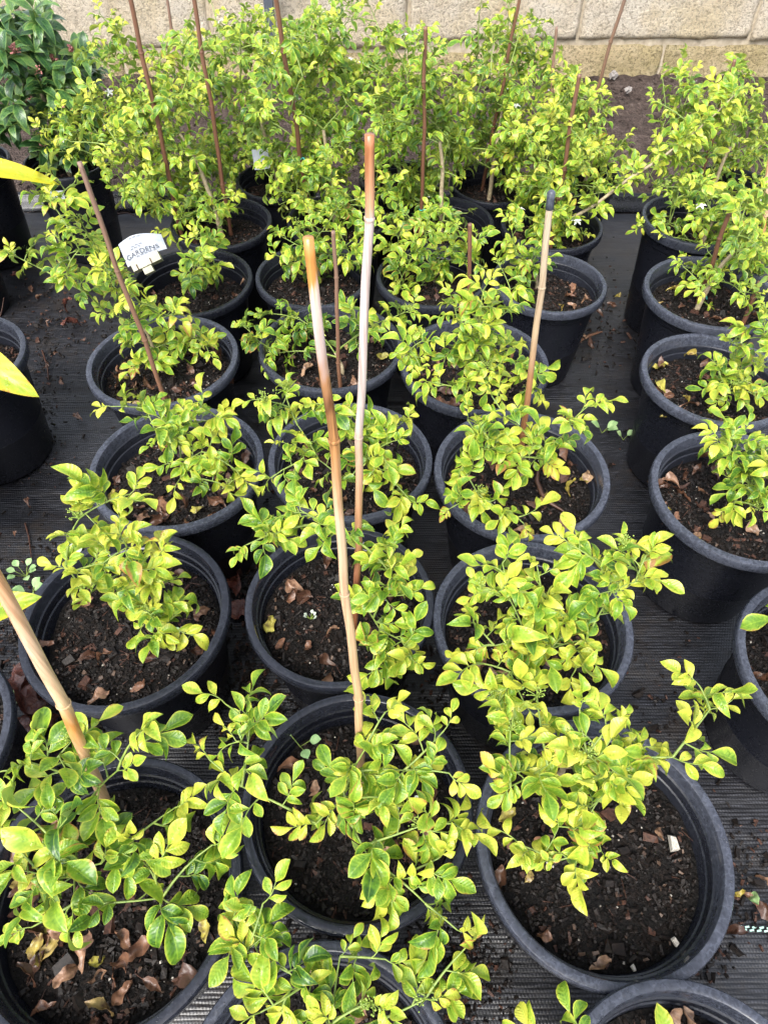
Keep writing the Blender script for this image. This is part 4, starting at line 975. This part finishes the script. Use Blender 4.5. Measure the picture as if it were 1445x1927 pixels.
# grass tuft and paver offcut by the far left pots
def grass(pt, n, h, label):
    vs, fs = [], []
    for i in range(n):
        a = U(0, 6.28); l = h * U(.6, 1.2); d = Vector((math.cos(a), math.sin(a), 0)); s = Vector((-d.y, d.x, 0)) * .0018; b0 = d * .01 * U(0, 1)
        pr = None
        for j in range(5):
            t = j / 4; p = b0 + d * l * .7 * t * t + Vector((0, 0, l * (t - .45 * t * t))); wv = 1 - t * .9
            vs += [tuple(p - s * wv), tuple(p + s * wv)]
            if j: q = len(vs); fs.append((q - 4, q - 3, q - 1, q - 2))
    tag(ob('grass_tuft', mesh('grass_tuft', vs, fs, M['grass']), None, pt), label, 'grass')
grass(P(62, 478, .0), 46, .14, 'green grass tuft growing by the grey paver piece')
vs, fs, mi = [], [], []
random.seed(3); chunk(vs, fs, mi, (0, 0, 0), .045, .028, .05, 0, .12)
tag(ob('paver_piece', mesh('paver_piece', vs, fs, M['concrete'], smooth=False), None, P(32, 440, .045)), 'grey concrete paver piece standing by the dark pots', 'paver')

# ------------------------------------------------------------------ tags and stickers
def plant_tag():
    c0 = PY(280, 492, 1.70)
    root = empty('plant_tag', c0); tag(root, 'curled white plant tag reading GARDENS on a cream clip', 'tag'); root.rotation_euler = (R(-42), R(-16), R(20))
    W, Hh = .118, .070; vs, fs, n = [], [], 14
    def surf(u, v):                                  # u across, v up; card curls forward on the left, its top right corner swept away
        x = (u - .5) * W; bend = .024 * (2 * u - 1) ** 2
        hh = Hh * (1.0 - .62 * max(0, u - .35) ** 1.5)
        return Vector((x, -.012 + bend, .012 + v * hh)) + Vector((.0, .028 * v, 0))
    for j in range(7):
        for i in range(n + 1): vs.append(tuple(surf(i / n, j / 6)))
    m0 = len(vs)
    for j in range(7):
        for i in range(n + 1): vs.append(tuple(surf(i / n, j / 6) + Vector((0, .0012, 0))))
    for j in range(6):
        for i in range(n):
            a = j * (n + 1) + i; fs.append((a, a + 1, a + n + 2, a + n + 1)); b = a + m0; fs.append((b, b + n + 1, b + n + 2, b + 1))
    ob('card', mesh('card', vs, fs, M['card']), root)
    cu = bpy.data.curves.new('lettering', 'FONT'); cu.body = 'GARDENS'; cu.size = .0205; cu.align_x = 'CENTER'; cu.space_character = 1.05
    to = bpy.data.objects.new('tmp', cu); C.objects.link(to)
    dg = bpy.context.evaluated_depsgraph_get(); tm = bpy.data.meshes.new_from_object(to.evaluated_get(dg)); bpy.data.objects.remove(to)
    for vv in tm.vertices:
        u = .47 + vv.co.x / W; v_ = .16 + vv.co.y / Hh
        vv.co = surf(u, v_) + Vector((0, -.003, .0012))
    tm.materials.clear(); tm.materials.append(M['ink']); tm.name = 'lettering'; ob('lettering', tm, root)
    vs, fs = [], []
    for (u0, u1, v0) in ((.28, .58, .55), (.24, .50, .46), (.32, .80, .09), (.30, .62, .88)):
        q = int((u1 - u0) / .02)
        for i in range(q):
            if i % 5 == 4: continue
            b = len(vs); a0, a1 = u0 + i * .02, u0 + i * .02 + .014
            for (uu, vv_) in ((a0, v0), (a1, v0), (a1, v0 + .035), (a0, v0 + .035)): vs.append(tuple(surf(uu, vv_) + Vector((0, -.003, .0012))))
            fs.append((b, b + 1, b + 2, b + 3))
    ob('small_print', mesh('small_print', vs, fs, M['ink'], smooth=False), root)
    vs, fs, mi = [], [], []
    random.seed(2)
    def bx(x0, x1, y0, y1, z0, z1):
        b = len(vs)
        for z in (z0, z1):
            for (x, y) in ((x0, y0), (x1, y0), (x1, y1), (x0, y1)): vs.append((x, y, z))
        for f in ((0, 1, 5, 4), (1, 2, 6, 5), (2, 3, 7, 6), (3, 0, 4, 7), (4, 5, 6, 7), (3, 2, 1, 0)): fs.append(tuple(b + i for i in f))
    bx(-.045, .036, -.018, .012, -.012, .013); bx(-.022, .004, -.014, .006, -.030, -.0125)
    ob('clip', mesh('clip', vs, fs, M['cream'], smooth=False), root)
    vs, fs = [], []
    bx(-.032, -.029, -.0195, -.0185, -.012, .002); bx(.008, .011, -.0195, -.0185, -.012, .002)
    ob('rusty_staple', mesh('rusty_staple', vs, fs, M['redbark'], smooth=False), root)
plant_tag()
def sticker(px, py, Y, w_, h_, label, yaw=0.0):
    p = PY(px, py, Y); vs, fs = [], []
    for y in (0, .0012):
        for j in range(2):
            for i in range(5): vs.append(((i / 4 - .5) * w_, y + .004 * (i / 2 - 1) ** 2, (j - .5) * h_))
    for i in range(4): fs.append((i, i + 1, i + 6, i + 5)); fs.append((10 + i, 15 + i, 16 + i, 11 + i))
    o = ob('paper_label', mesh('paper_label', vs, fs, M['card'], smooth=False), None, p); o.rotation_euler = (R(-4), 0, yaw); tag(o, label, 'label')
sticker(104, 368, POTS['V1'][1] - .145, .06, .03, 'small white sticker on the dark shrub\'s black pot')
sticker(492, 300, 2.22, .05, .06, 'white label half hidden among the back left shrubs', .3)
sticker(1385, 265, 2.5, .03, .02, 'small white tag in the back right shrub', .2)
